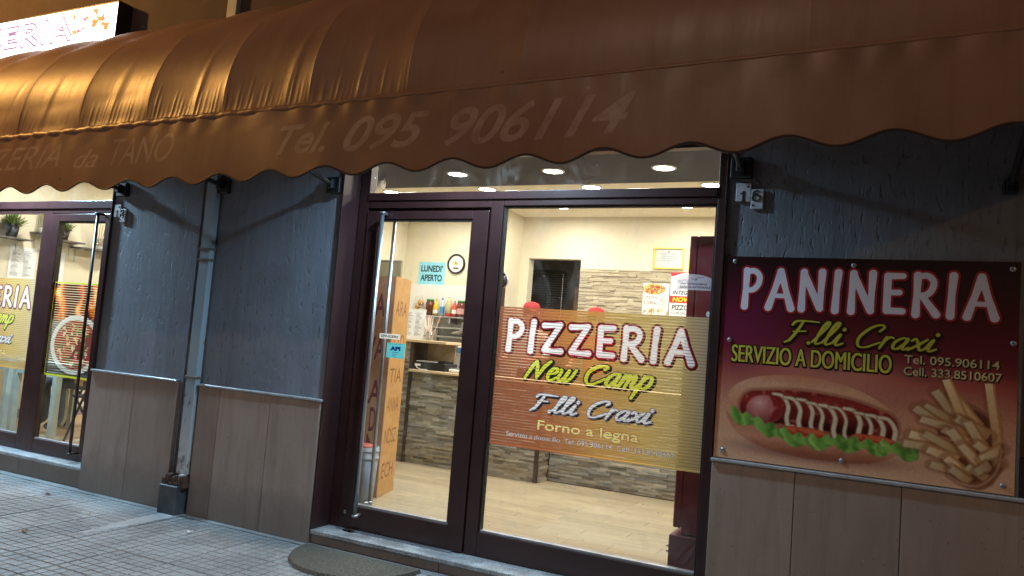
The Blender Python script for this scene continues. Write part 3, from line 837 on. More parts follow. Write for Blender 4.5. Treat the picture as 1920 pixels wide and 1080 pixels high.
def f_far(c):
    c.paint((c.yy > .455 + .0 * c.xx).astype(np.float32), (196, 40, 52)); c.paint(c.edge(c.ell(.20, .40, .20, .095)), (250, 248, 248))
    c.paint(((c.yy > .425) & (c.yy < .432)).astype(np.float32), (236, 170, 180))
    tx = [('PIZZA AL', .070, .375, .042, .20, (70, 78, 110)), ('FARRO', .095, .312, .046, .16, (40, 44, 76)), ('INTEGRALE', .030, .252, .046, .30, (40, 44, 76)), ("PIZZOLO", .030, .080, .056, .27, (30, 52, 40))]
    for s, x_, y_, h_, w_, col in tx: c.paint(c.text(s, x_, y_, h_, w_, .025, .25 if s != 'PIZZOLO' else .1), col)
    c.paint(((c.yy > .155) & (c.yy < .235)).astype(np.float32), (214, 36, 36))
    c.paint(c.text("NOVITA'", .035, .172, .048, .30, .05, .15), (120, 20, 10)); c.paint(c.text("NOVITA'", .033, .174, .048, .30, .03, .15), (252, 226, 40))
    c.paint(c.text('CON SALSICCIA', .03, .03, .030, .28, .01), (60, 60, 64))
IMG_FAR = sheet('spelt_poster_print', .36, .50, 700, (226, 227, 230), f_far)
def f_stk(c):
    d = c.ell(.085, .01, .16, .080)
    c.a = np.where((d < 0) | (c.yy < .040), .62, 0.0).astype(np.float32)
    for i, (s, w_) in enumerate((('LINEE GASTRONOMICHE', .15), ('FARINA INTEGRALE', .17))): c.paint(c.text(s, .02, .030 - i * .018, .010, w_, .02), (60, 66, 90)); 
    rs = random.Random(2)
    for i in range(8): c.paint(c.edge(c.ell(.04 + rs.random() * .11, .055 + rs.random() * .02, .006, .003)), (90, 96, 120), .7)
IMG_STK = sheet('arched_sticker_print', .20, .093, 1000, (214, 220, 236), f_stk)
def f_menu(c):
    rs = random.Random(9)
    for i in range(2):
        for j in range(22):
            x_ = .03 + i * .15; y_ = c.h - .05 - j * (c.h - .08) / 22
            c.paint(((c.xx > x_) & (c.xx < x_ + .05 + rs.random() * .06) & (np.abs(c.yy - y_) < .003)).astype(np.float32), (120, 124, 132), .8)
IMG_MENU = sheet('menu_print', .33, .40, 400, (236, 240, 242), f_menu)
def f_sign(c):
    # lit face: almost burnt out by its own light, so the colours are close to white
    sd = c.stroke(disp_strokes('PIZZERIA', .55, .18, 1.90, .17, .75, .06))
    c.paint(c.edge(sd - .022), (64, 44, 70)); c.paint(c.edge(sd - .002), (225, 220, 228), 1.0)
    b = ((c.xx > 2.45) & (c.xx < 2.94) & (c.yy > .20) & (c.yy < .40)).astype(np.float32)
    n = c.noise(18, 6, 4); n2 = c.noise(30, 9, 3)
    c.paint(b * np.clip((n - .55) * 8, 0, 1), (84, 46, 26)); c.paint(b * np.clip((n2 - .66) * 10, 0, 1), (74, 14, 60)); c.paint(b * np.clip((c.yy - .36) * 14 + n - .6, 0, 1), (100, 56, 30))
    for (x_, r_) in ((2.56, .05), (2.60, .035)): c.paint(c.edge(np.abs(c.ell(x_, .28, r_, r_ * 1.1)) - .006), (70, 20, 60))
    c.paint(c.text('Forno a legna', 2.52, .140, .035, .42, .01), (60, 40, 60))
IMG_SIGN = sheet('lit_sign_print', 3.00, .42, 420, (255, 255, 255), f_sign)
def f_val(c):
    c.rgb[:] = 0
    def put(s, x_, y_, h_, w_, b=.02, sh=.42): c.paint(c.text(s, x_, y_, h_, w_, b, sh), (255, 255, 255))
    V0 = 9.0
    put('PIZZERIA', V0 - 5.92, .165, .165, 1.15, .004); put('da', V0 - 4.62, .145, .13, .22, .004); put('TANO', V0 - 4.29, .150, .175, .54, .004)
    put('Tel.', V0 - 2.94, .135, .165, .315, .02); put('095', V0 - 2.51, .130, .18, .49, .02); put('906114', V0 - 1.91, .122, .185, .92, .02)
IMG_VAL = sheet('valance_lettering', 9.66, .50, 260, (0, 0, 0), f_val)
def f_num(s):
    def f(c):
        c.paint(c.text(s, .072, .05, .052, .075, .02, align='c'), (46, 46, 50))
    return f
def f_card(c):
    n = c.noise(20, 3, 4); c.rgb *= (.92 + .14 * n)[..., None]
    rs = random.Random(8)
    for i, (s, x_, y_, w_) in enumerate((('A', .16, 1.46, .14), ('VA', .10, 1.10, .24), ('LA', .08, .74, .26), ("D'", .22, .52, .12), ('N', .20, .30, .14), ('C', .16, .08, .16))):
        c.paint(c.text(s, x_, y_, .20, w_, .012, .1, rot=.04), (104, 40, 52), .9)
IMG_CARD1 = sheet('carton_writing', .42, 1.80, 260, (180, 134, 104), f_card)
def f_card2(c):
    n = c.noise(20, 5, 4); c.rgb *= (.92 + .14 * n)[..., None]
    for i, (s, y_) in enumerate((('ARA', 1.48), ('TTO', 1.20), ('TIA', .92), ('ANNA', .68), ('NDSZ', .42), ('ECH', .14))):
        c.paint(c.text(s, .05, y_, .13, .27, .0, .05), (112, 66, 34), .75)
IMG_CARD2 = sheet('carton_writing_side', .38, 1.80, 260, (190, 146, 88), f_card2)

# ================================================================== SETTING
road = obj('road', MB().box(-60, 60, -80, -5.2, -0.3, -0.14), M_plain('asphalt', (0.05, 0.05, 0.052), 0.8, var=0.25, scale=6, bump=0.4), kind='structure')
# pavement bed with its tiles
pav = obj('pavement', MB().box(-16, 12, -5.2, 0.02, -0.3, -0.009).box(0.60, 12, 0.02, 30, -0.3, -0.009), MT['joint'], kind='structure')
obj('kerb', MB().box(-16, 12, -5.36, -5.2, -0.3, 0.004, 0.012), M_plain('kerb_stone', (0.30, 0.29, 0.28), 0.8, bump=0.4), kind='structure')
TS = 0.40
def tile_mesh():
    m = MB(); n = 6; g = 0.0022; c = (TS - 0.008) / n
    m.box(-TS / 2 + .002, TS / 2 - .002, -TS / 2 + .002, TS / 2 - .002, -0.02, -0.0055)
    for f in m.bm.faces: f.material_index = 1
    rr = random.Random(5)
    for i in range(n):
        for j in range(n):
            x0 = -TS / 2 + .004 + i * c + g; x1 = x0 + c - 2 * g
            y0 = -TS / 2 + .004 + j * c + g; y1 = y0 + c - 2 * g
            z = rr.uniform(-.0008, .0006); e = .003
            b = [m.bm.verts.new((x, y, -.006)) for x, y in ((x0, y0), (x1, y0), (x1, y1), (x0, y1))]
            t = [m.bm.verts.new((x, y, z)) for x, y in ((x0 + e, y0 + e), (x1 - e, y0 + e), (x1 - e, y1 - e), (x0 + e, y1 - e))]
            m.bm.faces.new(t)
            for k in range(4): m.bm.faces.new((b[k], b[(k + 1) % 4], t[(k + 1) % 4], t[k]))
    return m
t0 = None
rng = random.Random(3)
for iy in range(11):
    for ix in range(27):
        x_ = -9.03 + TS * ix; y_ = -0.28 - TS * iy
        if x_ > 2.6 or (iy == 0 and False): continue
        if t0 is None:
            tm_ = tile_mesh(); bmesh.ops.translate(tm_.bm, verts=tm_.bm.verts, vec=(x_, y_, 0))
            t0 = obj('paving_tile', tm_, [MT['tile'], MT['joint']], pav, loc=(x_, y_, 0)); o = t0
        else:
            o = dup(t0, pav, (x_, y_, 0))
        o.rotation_euler = (rng.uniform(-.0025, .0025), rng.uniform(-.0025, .0025), 0)
        o.location.z = rng.uniform(-.0012, .0008)
obj('edge_mortar', MB().box(-9, 2.7, -0.079, 0.0, -0.02, 0.001), MT['tile'], pav)
# cement channel from the downpipe to the road, laid over the tiles
obj('cement_channel', MB().grid(lambda u, v: (-4.60 + .15 * u + (.012 * math.sin(v * 31) - .10 * v * v) * (u - .5), -0.02 - .75 * v, .0024 - .004 * v * v + .0006 * math.sin(v * 40 + u * 3)), 3, 60), MT['channel'], pav, smooth=True)

# ---- the shop building
bld = thing('shop_building', 'street-level facade of blue-grey rough plaster with stone dado', 'building', (-3, 0.2, 0))
WT = 0.30
def wall(name, x0, x1, z0, z1, mat='plaster', y0=0.0, y1=WT):
    return obj(name, MB().box(x0, x1, y0, y1, z0, z1), MT[mat], bld)
wall('plaster_wall', -5.64, -4.655, 0.0, 2.65); wall('plaster_wall', -4.455, -3.33, 0.0, 2.65)
wall('plaster_wall', -0.775, 0.57, 0.0, 2.65); wall('plaster_wall', -11.5, -8.45, 0.0, 2.65)
obj('recess_wall', MB().box(-4.655, -4.455, 0.012, WT, 0.0, 2.65), M_plain('stained_brown_render', (0.17, 0.13, 0.105), 0.85, var=0.5, scale=7, bump=0.7), bld)
wall('upper_wall', -11.5, 0.57, 2.65, 6.2, 'upper')
obj('side_wall', MB().box(0.33, 0.57, WT + .001, 9.0, 0.0, 6.2), MT['upper'], bld)
obj('flat_roof', MB().box(-11.6, 0.67, -0.10, 9.0, 6.2, 6.4), MT['upper'], bld)
obj('rear_wall', MB().box(-11.5, 0.57, 8.8, 9.0, 0, 6.2), MT['upper'], bld)
obj('end_wall', MB().box(-11.7, -11.5, 0, 9.0, 0, 6.2), MT['upper'], bld)
# dado slabs, each its own stone
def slab(x0, x1, z0, z1, y0=-0.03, y1=-0.001):
    g = 0.0018
    dy = rng.uniform(-.0015, .0015)
    return obj('stone_slab', MB().box(x0 + g, x1 - g, y0 + dy, y1, z0, z1, .0025), MT['stone'], bld)
for x0, x1 in ((-5.64, -5.135), (-5.135, -4.69)): slab(x0, x1, 0.002, .928)
for x0, x1 in ((-4.455, -4.244), (-4.244, -3.769), (-3.769, -3.335)): slab(x0, x1, 0.002, .921)
for x0, x1 in ((-0.772, -0.363), (-0.363, 0.109), (0.109, 0.575)): slab(x0, x1, 0.002, .884)
for x0, x1 in ((-10.2, -9.6), (-9.6, -9.0), (-9.0, -8.46)): slab(x0, x1, 0.002, .928)
for x0, x1 in ((0.1, 0.7), (0.7, 1.3), (1.3, 1.9)):
    obj('stone_slab', MB().box(.571, .60, x0 - .13, x1 - .133, 0.002, .884, .0025), MT['stone'], bld)
for x0, x1, z in ((-5.64, -4.685, .930), (-4.46, -3.325, .923), (-0.775, 0.60, .886), (-10.2, -8.46, .93)):
    obj('dado_cap', MB().box(x0, x1, -0.043, 0.0, z, z + .016, .003), M_plain('grey_cap_strip', (0.42, 0.41, 0.41), 0.35, var=0.2, scale=14), bld)
obj('dado_edge', MB().box(-4.688, -4.668, -0.034, 0.0, 0.002, .93, .002), MT['stone'], bld)
# sills and risers
for (xa, xb, zs, seams) in ((-3.33, -0.775, .09, (-3.33, -2.35, -1.45, -0.775)), (-8.45, -5.64, .165, (-8.45, -7.4, -6.45, -5.64))):
    obj('granite_sill', MB().box(xa + .002, xb - .002, -0.022, 0.30, zs - .026, zs, .003), MT['granite'], bld)
    for a, b in zip(seams, seams[1:]):
        obj('riser_slab', MB().box(a + .002, b - .002, -0.004, 0.02, .002, zs - .027, .002), MT['stone'], bld)
# dark metal reveals round the two openings
for xs, zs in ((-3.33, .09), (-5.64, .165)):
    pass
obj('reveal_cover', MB().box(-3.332, -3.322, -0.022, 0.158, .0905, 2.65, .001), MT['reveal'], bld)
obj('reveal_cover', MB().box(-0.783, -0.773, -0.022, 0.158, .0905, 2.65, .001), MT['frame'], bld)
obj('reveal_cover', MB().box(-5.650, -5.640, -0.022, 0.118, .1655, 2.65, .001), MT['frame'], bld)

# ---- rooms behind the glass
FZ = 0.09
ZC = 2.987
obj('shop_floor', MB().box(-5.76, -0.56, 0.302, 4.4, -0.05, FZ - .006), MT['grout'], kind='structure')
fl = bpy.data.objects['shop_floor']
pm = None; PL, PW = 0.90, 0.15
for j in range(27):
    for i in range(7):
        x0 = -6.4 + (j % 3) * .3 + i * PL; xa, xb = max(x0, -5.75), min(x0 + PL, -0.57)
        y0 = 0.305 + j * PW
        if xb - xa < .05 or y0 > 4.25: continue
        if y0 > 2.95: continue
        full = (xb - xa) > PL - 1e-3
        if full and pm is not None:
            dup(pm, fl, (x0 + PL / 2, y0 + PW / 2, FZ))
            continue
        o = obj('floor_plank', MB().box(xa + .0012, xb - .0012, y0 + .0012, y0 + PW - .0012, FZ - .005, FZ, .0008), MT['plank'], fl, loc=((xa + xb) / 2, y0 + PW / 2, FZ))
        if full: pm = o
obj('staff_floor', MB().box(-5.76, -0.56, 3.07, 4.40, FZ - .005, FZ + .12), MT['grout'], kind='structure')
obj('shop_ceiling', MB().box(-5.76, -0.56, 0.16, 2.67, ZC, ZC + .1), MT['ceil'], kind='structure')
obj('counter_soffit', MB().box(-5.76, -0.56, 2.671, 4.4, ZC - .003, ZC + .1), MT['creamsoffit'], kind='structure')
obj('left_shop_wall', MB().box(-5.80, -5.761, 0.141, 4.5, -.05, 3.1), MT['cream'], kind='structure')
obj('right_shop_wall', MB().box(-0.56, -0.45, 0.141, 4.5, -.05, 3.1), MT['cream'], kind='structure')
# back wall round the kitchen doorway
bw = obj('back_shop_wall', MB().box(-5.80, -3.945, 4.40, 4.54, -.05, 3.1).box(-3.265, -0.45, 4.40, 4.54, -.05, 3.1).box(-3.945, -3.265, 4.40, 4.54, 2.475, 3.1), MT['cream'], kind='structure')
obj('wall_pier', MB().box(-4.32, -4.055, 3.98, 4.399, FZ + .12, ZC - .004), MT['cream'], kind='structure')
obj('kitchen_walls', MB().box(-4.6, -2.4, 6.0, 6.1, -.05, 3.1).box(-4.7, -4.6, 4.541, 6.1, -.05, 3.1).box(-2.4, -2.3, 4.541, 6.1, -.05, 3.1).box(-4.7, -2.3, 4.541, 6.1, 2.75, 2.85).box(-4.6, -2.4, 4.541, 6.0, 0, .2), MT['kitchen'], kind='structure')
obj('front_shop_soffit', MB().box(-5.76, -0.56, 0.141, 0.16, 2.66, 3.1), MT['cream'], kind='structure')

def strips(x0, x1, y, z0, z1, seed, mat, name, parent, side=None, panel=0.60):
    """stacked stone strips as real geometry; side='x' puts them on a plane of constant x"""
    rr = random.Random(seed); m = MB(); z = z0
    while z < z1 - .006:
        h = min(rr.uniform(.016, .030), z1 - z)
        x = x0
        while x < x1 - .004:
            L = min(rr.uniform(.06, .26), x1 - x)
            if x1 - x - L < .03: L = x1 - x
            d = rr.uniform(.004, .022)
            if side is None: m.box(x + .0008, x + L - .0008, y - d, y + .004, z + .0006, z + h - .0006)
            else: m.box(y - .004, y + d, x + .0008, x + L - .0008, z + .0006, z + h - .0006)
            x += L
        z += h
    o = obj(name, m, mat, parent)
    o['kind'] = 'stuff'
    return o
strips(-3.262, -0.57, 4.399, .22, 2.366, 11, MT['beigestone'], 'stacked_stone_cladding', bw)

# ---- left shop room
FL = 0.14
obj('dining_floor', MB().box(-8.8, -5.85, 0.302, 5.0, -.05, FL), M_plain('tan_dining_floor', (0.50, 0.33, 0.17), 0.35, var=0.12, scale=5), kind='structure')
obj('dining_ceiling', MB().box(-8.8, -5.85, 0.141, 5.0, 3.0, 3.1), MT['creamsoffit'], kind='structure')
dw = obj('dining_side_wall', MB().box(-8.85, -8.75, 0.141, 5.0, -.05, 3.1), MT['cream'], kind='structure')
obj('dining_back_wall', MB().box(-8.85, -5.80, 5.0, 5.1, -.05, 3.1), MT['cream'], kind='structure')
obj('dining_party_wall', MB().box(-5.85, -5.801, 0.141, 5.0, -.05, 3.1), MT['cream'], kind='structure')
obj('dining_skirting', MB().box(-8.75, -8.735, 0.31, 4.99, FL, FL + .10, .002), M_plain('grey_skirting', (0.25, 0.22, 0.20), 0.5), kind='structure')
obj('dining_front_wall', MB().box(-8.85, -8.45, 0.141, 0.30, 0, 3.1), MT['cream'], kind='structure')

# ---- far side street
nb = thing('far_house', 'plain house wall lit orange beyond the right building corner', 'building', (3, 14, 0))
obj('wall', MB().box(0.8, 9, 14, 16, 0, 7), M_plain('ochre_house_wall', (0.45, 0.33, 0.20), 0.8, var=0.15, scale=2, bump=0.3), nb)
obj('window', MB().box(3.0, 4.1, 13.95, 13.999, 1.2, 2.8, .01), MT['bronze'], nb)
obj('cornice', MB().box(0.75, 9.05, 13.85, 13.999, 6.7, 6.95, .02), MT['stone'], nb)

# ================================================================== SHOP FRONTS
def bar(name, parent, x0, x1, z0, z1, y0, y1, mat='frame', b=.004):
    return obj(name, MB().box(x0, x1, y0, y1, z0, z1, b, seg=2), MT[mat], parent)
def pane(name, parent, x0, x1, z0, z1, y):
    return obj(name, MB().box(x0, x1, y, y + .006, z0, z1), MT['glass'], parent)

sf = thing('shopfront_window', 'wide dark brown framed shop window with transom above the glass door', 'shop window', (-2.05, .19, .09))
F0, F1 = .160, .235
bar('frame_stile', sf, -3.321, -3.242, .0915, 2.655, F0, F1)
bar('frame_stile', sf, -0.858, -0.784, .0915, 2.655, F0, F1)
bar('transom_bar', sf, -3.241, -0.859, 2.313, 2.366, F0 - .012, F1)
bar('head_rail', sf, -3.241, -0.859, 2.60, 2.655, F0, F1)
bar('door_head', sf, -3.241, -2.279, 2.262, 2.3125, F0, F1)
bar('mullion', sf, -2.2785, -2.192, .0915, 2.3125, F0, F1)
bar('window_head', sf, -2.1915, -0.859, 2.272, 2.3125, F0, F1)
bar('window_bottom_rail', sf, -2.1915, -0.859, .0915, .238, F0, F1)
for n, x0, x1, z0, z1 in (('glazing_bead', -2.1915, -2.182, .239, 2.271), ('glazing_bead', -0.868, -0.8595, .239, 2.271)):
    bar(n, sf, x0, x1, z0, z1, F0 + .012, F1 - .02, 'gasket', .001)
bar('glazing_bead', sf, -2.181, -0.869, .239, .252, F0 + .010, F1 - .02, 'alu', .001)
bar('glazing_bead', sf, -2.181, -0.869, 2.262, 2.271, F0 + .012, F1 - .02, 'gasket', .001)
pane('window_pane', sf, -2.182, -0.868, .252, 2.262, .205)
pane('transom_pane', sf, -3.240, -0.860, 2.367, 2.599, .205)
for a in ((-3.2415, -3.222, .0915, 2.2615), (-2.296, -2.2790, .0915, 2.2615)): bar('door_stop_bead', sf, a[0], a[1], a[2], a[3], .2065, F1 - .001, 'frame', .001)
bar('door_stop_bead', sf, -3.2215, -2.2965, 2.238, 2.2615, .2065, F1 - .001, 'frame', .001)
bar('door_threshold', sf, -3.2215, -2.2965, .0915, .106, .2065, F1 - .001, 'alu', .001)
# door leaf
dr = thing('glass_door', 'brown framed glass door with long steel push bar beside the shop window', 'door', (-2.76, .17, .09))
D0, D1 = .150, .205
bar('stile', dr, -3.236, -3.136, .098, 2.240, D0, D1); bar('stile', dr, -2.402, -2.2855, .098, 2.240, D0, D1)
bar('top_rail', dr, -3.1355, -2.4025, 2.184, 2.240, D0, D1); bar('bottom_rail', dr, -3.1355, -2.4025, .098, .245, D0, D1)
bar('glazing_bead', dr, -3.135, -2.403, .2455, .262, D0 + .008, D1 - .01, 'alu', .001)
bar('glazing_bead', dr, -3.135, -2.403, 2.172, 2.1835, D0 + .008, D1 - .01, 'gasket', .001)
bar('glazing_bead', dr, -3.135, -3.124, .263, 2.171, D0 + .008, D1 - .01, 'gasket', .001)
bar('glazing_bead', dr, -2.414, -2.403, .263, 2.171, D0 + .008, D1 - .01, 'frame', .001)
pane('pane', dr, -3.124, -2.414, .262, 2.172, .180)
def pushbar(parent, x_, y_, z0, z1, yleaf, mat='steel'):
    h = obj('push_bar', MB().tube([(x_, y_, z0), (x_, y_, z1)], .0125, 14), MT[mat], parent, smooth=True)
    for z in (z0, z1):
        obj('end_mount', MB().lathe([(.0, -.008), (.022, -.007), (.024, 0), (.022, .007), (0, .008)], (x_, y_, z), 16).tube([(x_, y_, z), (x_, yleaf, z)], .009, 10), MT[mat], h, smooth=True)
pushbar(dr, -3.060, .085, .205, 2.215, D0); pushbar(dr, -3.085, .270, .262, 2.20, D1)
obj('lock', MB().lathe([(.013, 0), (.013, .004), (.009, .006), (0, .006)], (-3.19, D0, .20), 14, 'y'), MT['steel'], dr, smooth=True)
obj('door_bottom_strip', MB().box(-3.23, -2.35, .118, .149, .0905, .0975, .001), MT['alu'], dr)
tag(obj('door_stop', MB().box(-3.16, -3.10, .095, .117, .0905, .100, .003), MT['black'], loc=(-3.13, .1, .09)), 'small black stop on the granite sill under the glass door', 'door stop')

# left shop front
lf = thing('shopfront_window', 'brown framed window of the left shop with plants behind it', 'shop window', (-7.5, .15, .165))
G0, G1 = .120, .195
bar('frame_stile', lf, -5.80, -5.652, .1665, 2.655, G0, G1); bar('frame_stile', lf, -8.45, -8.36, .1665, 2.655, G0, G1)
bar('transom_bar', lf, -8.359, -5.801, 2.268, 2.337, G0 - .012, G1); bar('head_rail', lf, -8.359, -5.801, 2.60, 2.655, G0, G1)
bar('mullion', lf, -6.722, -6.607, .1665, 2.2675, G0, G1); bar('door_head', lf, -6.6065, -5.801, 2.229, 2.2675, G0, G1)
bar('window_head', lf, -8.359, -6.7225, 2.232, 2.2675, G0, G1); bar('window_bottom_rail', lf, -8.359, -6.7225, .1665, .282, G0, G1)
bar('glazing_bead', lf, -6.742, -6.723, .283, 2.231, G0 + .012, G1 - .02, 'gasket', .001)
bar('glazing_bead', lf, -8.359, -6.743, .283, .296, G0 + .012, G1 - .02, 'alu', .001)
pane('window_pane', lf, -8.358, -6.7425, .2965, 2.2315, .165); pane('transom_pane', lf, -8.358, -5.8015, 2.338, 2.599, .165)
dl = thing('glass_door', 'brown glass door with flame and pizza film, left shop', 'door', (-6.2, .14, .165))
E0, E1 = .110, .165
bar('stile', dl, -6.603, -6.482, .170, 2.222, E0, E1); bar('stile', dl, -5.884, -5.806, .170, 2.222, E0, E1)
bar('top_rail', dl, -6.4815, -5.8845, 2.156, 2.222, E0, E1); bar('bottom_rail', dl, -6.4815, -5.8845, .170, .282, E0, E1)
bar('glazing_bead', dl, -6.481, -5.885, .2825, .296, E0 + .008, E1 - .01, 'alu', .001); bar('glazing_bead', dl, -6.481, -5.885, 2.146, 2.1555, E0 + .008, E1 - .01, 'gasket', .001)
pane('pane', dl, -6.481, -5.885, .296, 2.146, .140)
pushbar(dl, -5.895, .045, .235, 2.21, E0, 'bronze')

# films and stickers on the glass
MF = print_mat('striped_film', IMG_FILM, .3, alpha=True, translucent=.55)
o = uvplane('window_film', (-2.188, .2035, .778), (1, 0, 0), (0, 0, 1), FW, FH, MF)
tag(o, 'striped gold and brown film lettered PIZZERIA New Camp on the large window', 'window film')
o = uvplane('window_film', (-6.758 - FW * .936, .1635, .838), (1, 0, 0), (0, 0, 1), FW * .936, FH * .936, MF)
tag(o, 'striped gold film ending in ERIA on the left shop window', 'window film')
o = uvplane('door_film', (-6.487, .1385, .826), (1, 0, 0), (0, 0, 1), .604, .806, print_mat('flame_film', IMG_DFILM, .3, alpha=True, translucent=.5))
tag(o, 'striped film with flames and a pizza on the left glass door', 'window film')
o = uvplane('push_sticker', (-3.062, .1785, 1.374), (1, 0, 0), (0, 0, 1), .165, .034, print_mat('push_sticker_print', IMG_SPING, .4, translucent=.6)); tag(o, 'small white sticker reading SPINGERE on the glass door', 'sticker')
o = uvplane('blue_sticker', (-2.995, .1785, 1.249), (1, 0, 0), (0, 0, 1), .145, .100, print_mat('blue_sticker_print', IMG_API, .4, translucent=.6)); tag(o, 'small light blue sticker reading API on the glass door', 'sticker')
o = uvplane('arched_sticker', (-1.068, .2040, 1.788), (1, 0, 0), (0, 0, 1), .20, .093, print_mat('arched_sticker', IMG_STK, .4, alpha=True, translucent=.5)); tag(o, 'pale arched sticker with small grey lettering on window in front of red fridge', 'sticker')

# ================================================================== WALL FURNITURE
bd = thing('sandwich_shop_board', 'large maroon board reading PANINERIA with hot dog and fries', 'sign board', (-.107, 0, .905))
uvplane('panel', (-.767, -.014, .906), (1, 0, 0), (0, 0, 1), BW, BH, print_mat('board_print_gloss', IMG_BOARD, .28, coat=.15), bd, thick=.012)
for x_, z_ in ((-.713, 1.930), (-.142, 1.922), (.522, 1.923), (-.719, 1.516), (.533, 1.585), (-.722, .947), (-.156, .966), (.509, .946)):
    s_ = obj('screw', MB().lathe([(.0125, -.0), (.0125, .003), (.009, .0055), (0, .006)], (x_, -.0142, z_), 16, 'y'), MT['alu'], bd, smooth=True)
    obj('slot', MB().box(x_ - .006, x_ + .006, -.0206, -.0195, z_ - .001, z_ + .001), MT['black'], s_)
def plaque(label, x_, z_, num, shift):
    p_ = thing('house_number', label, 'house number', (x_, 0, z_))
    wm = M_plain('chipped_white_enamel', (0.62, 0.63, 0.66), 0.4, var=0.15, scale=30)
    a = obj('plate', MB().box(x_ - .070, x_ + .008, -.016, -.004, z_ - .035, z_ + .065, .003), wm, p_)
    obj('plate', MB().box(x_ + .0085, x_ + .072, -.016, -.004, z_ - .075, z_ + .030, .003), wm, p_)
    mk = M_plain('dark_numeral', (0.03, 0.03, 0.035), 0.5)
    for k, d in enumerate(num):
        cx = x_ - .030 + k * .064; cz = z_ - .006
        m = MB()
        if d == '1': m.box(cx - .006, cx + .006, -.0185, -.0165, cz - .026, cz + .026).box(cx - .016, cx - .0065, -.0185, -.0165, cz + .010, cz + .018).box(cx - .014, cx + .014, -.0184, -.0166, cz - .031, cz - .0265)
        elif d == '6':
            for q in range(14):
                a0 = 2 * math.pi * q / 14; a1 = 2 * math.pi * (q + 1) / 14
                m.tube([(cx + .019 * math.cos(a0), -.0175, cz - .010 + .017 * math.sin(a0)), (cx + .019 * math.cos(a1), -.0175, cz - .010 + .017 * math.sin(a1))], .0045, 6)
            m.tube([(cx - .018, -.0175, cz - .006), (cx - .014, -.0175, cz + .018), (cx + .004, -.0175, cz + .028), (cx + .016, -.0175, cz + .022)], .0045, 6)
        else:
            for (oz, r_) in ((-.014, .017), (.016, .013)):
                for q in range(14):
                    a0 = 2 * math.pi * q / 14; a1 = 2 * math.pi * (q + 1) / 14
                    m.tube([(cx + r_ * math.cos(a0), -.0175, cz + oz + r_ * math.sin(a0)), (cx + r_ * math.cos(a1), -.0175, cz + oz + r_ * math.sin(a1))], .0042, 6)
        obj('numeral', m, mk, p_)
    for (dx, dz) in ((-.010, .045), (.020, -.055)):
        obj('screw', MB().lathe([(.006, 0), (.005, .003), (0, .003)], (x_ + dx, -.0162, z_ + dz), 10, 'y'), MT['bronze'], p_)
plaque('white two-step plaque with house number 16 above the maroon board', -.660, 2.283, '16', 0)
plaque('white two-step plaque with house number 18 by the left glass door', -5.552, 2.206, '18', 0)

# downpipe
dp = thing('downpipe', 'pale blue square downpipe with rusted foot between the stone dados', 'downpipe', (-4.52, -.03, 0))
x = NT('flaking_pale_blue_paint'); f = x.noise(x.pos((1, 1, .5)), 9, 6, .65)
sz = x.n('ShaderNodeSeparateXYZ'); x.l(x.pos(), sz.inputs[0])
lo = x.ramp(sz.outputs[2], [(0.45, (1, 1, 1)), (0.9, (0, 0, 0))])
cc = x.mix(lo, (0.30, 0.37, 0.42), (0.56, 0.55, 0.545))
x.base(x.mix(x.ramp(f, [(.60, (0, 0, 0)), (.66, (.8, .8, .8))]), cc, (0.10, 0.065, 0.045))); x.set(Roughness=.45); x.bump(f, .3, .004)
m = MB().box(-4.572, -4.474, -.050, -.002, .28, 6.19, .006, seg=2)
obj('pipe', m, x.m, dp)
for z_ in (1.925, 1.845, 3.1, .98):
    obj('pipe_band', MB().box(-4.590, -4.464, -.055, -.0015, z_ - .008, z_ + .008, .002), M_plain('rusty_band', (0.16, 0.12, 0.10), .7, var=.4, scale=40), dp)
rust = M_plain('rusty_iron', (0.085, 0.045, 0.03), .85, var=.5, scale=30, bump=.6)
m = MB()
for k in range(9):
    a = k * .7; m.box(-4.65 + .02 * k, -4.62 + .021 * k, -.10 + .008 * (k % 3), -.03, .19 + .012 * math.sin(k * 2.3), .25 + .028 * math.sin(k * 1.7), .004, rot=Matrix.Rotation(.4 * math.sin(a), 4, 'Y'))
obj('rusted_collar', m, rust, dp)
obj('foot_casing', MB().box(-4.652, -4.475, -.115, -.002, .0, .205, .006), M_plain('dark_blue_grey_iron', (0.075, 0.080, 0.095), .5, var=.3, scale=12, bump=.3), dp)
obj('mortar_patch', MB().box(-4.52, -4.475, -.075, -.03, .207, .285, .008), M_plain('pale_mortar', (.5, .48, .46), .8, bump=.5), dp)

# doormat
mt = MB(); nseg = 28; cxm, rx, ry = -2.86, .43, .43
def mat_pt(a, k=1.0): return (cxm + rx * k * math.cos(a), -.085 - ry * k * math.sin(a))
top = [mt.bm.verts.new((*mat_pt(math.pi * i / nseg), .022)) for i in range(nseg + 1)]
bot = [mt.bm.verts.new((mat_pt(math.pi * i / nseg, 1.025)[0], mat_pt(math.pi * i / nseg, 1.025)[1], .002)) for i in range(nseg + 1)]
mt.bm.faces.new(top); mt.bm.faces.new(list(reversed(bot)))
for i in range(nseg): mt.bm.faces.new((top[i], bot[i], bot[i + 1], top[i + 1]))
mt.bm.faces.new((top[-1], bot[-1], bot[0], top[0]))
x = NT('worn_coir_mat'); q = x.pos(); f = x.noise(q, 110, 5, .75)
x.base(x.mix(x.ramp(x.noise(q, 6, 4), [(.35, (0, 0, 0)), (.7, (.7, .7, .7))]), x.ramp(f, [(.38, (0.022, 0.020, 0.016)), (.54, (0.075, 0.068, 0.052)), (.68, (0.26, 0.25, 0.21))]), (0.085, 0.076, 0.055))); x.set(Roughness=.8); x.bump(f, 1.0, .008)
o = obj('doormat', mt, x.m, loc=(cxm, -.2, 0)); tag(o, 'half-moon dark worn doormat on the pavement before the door', 'doormat')

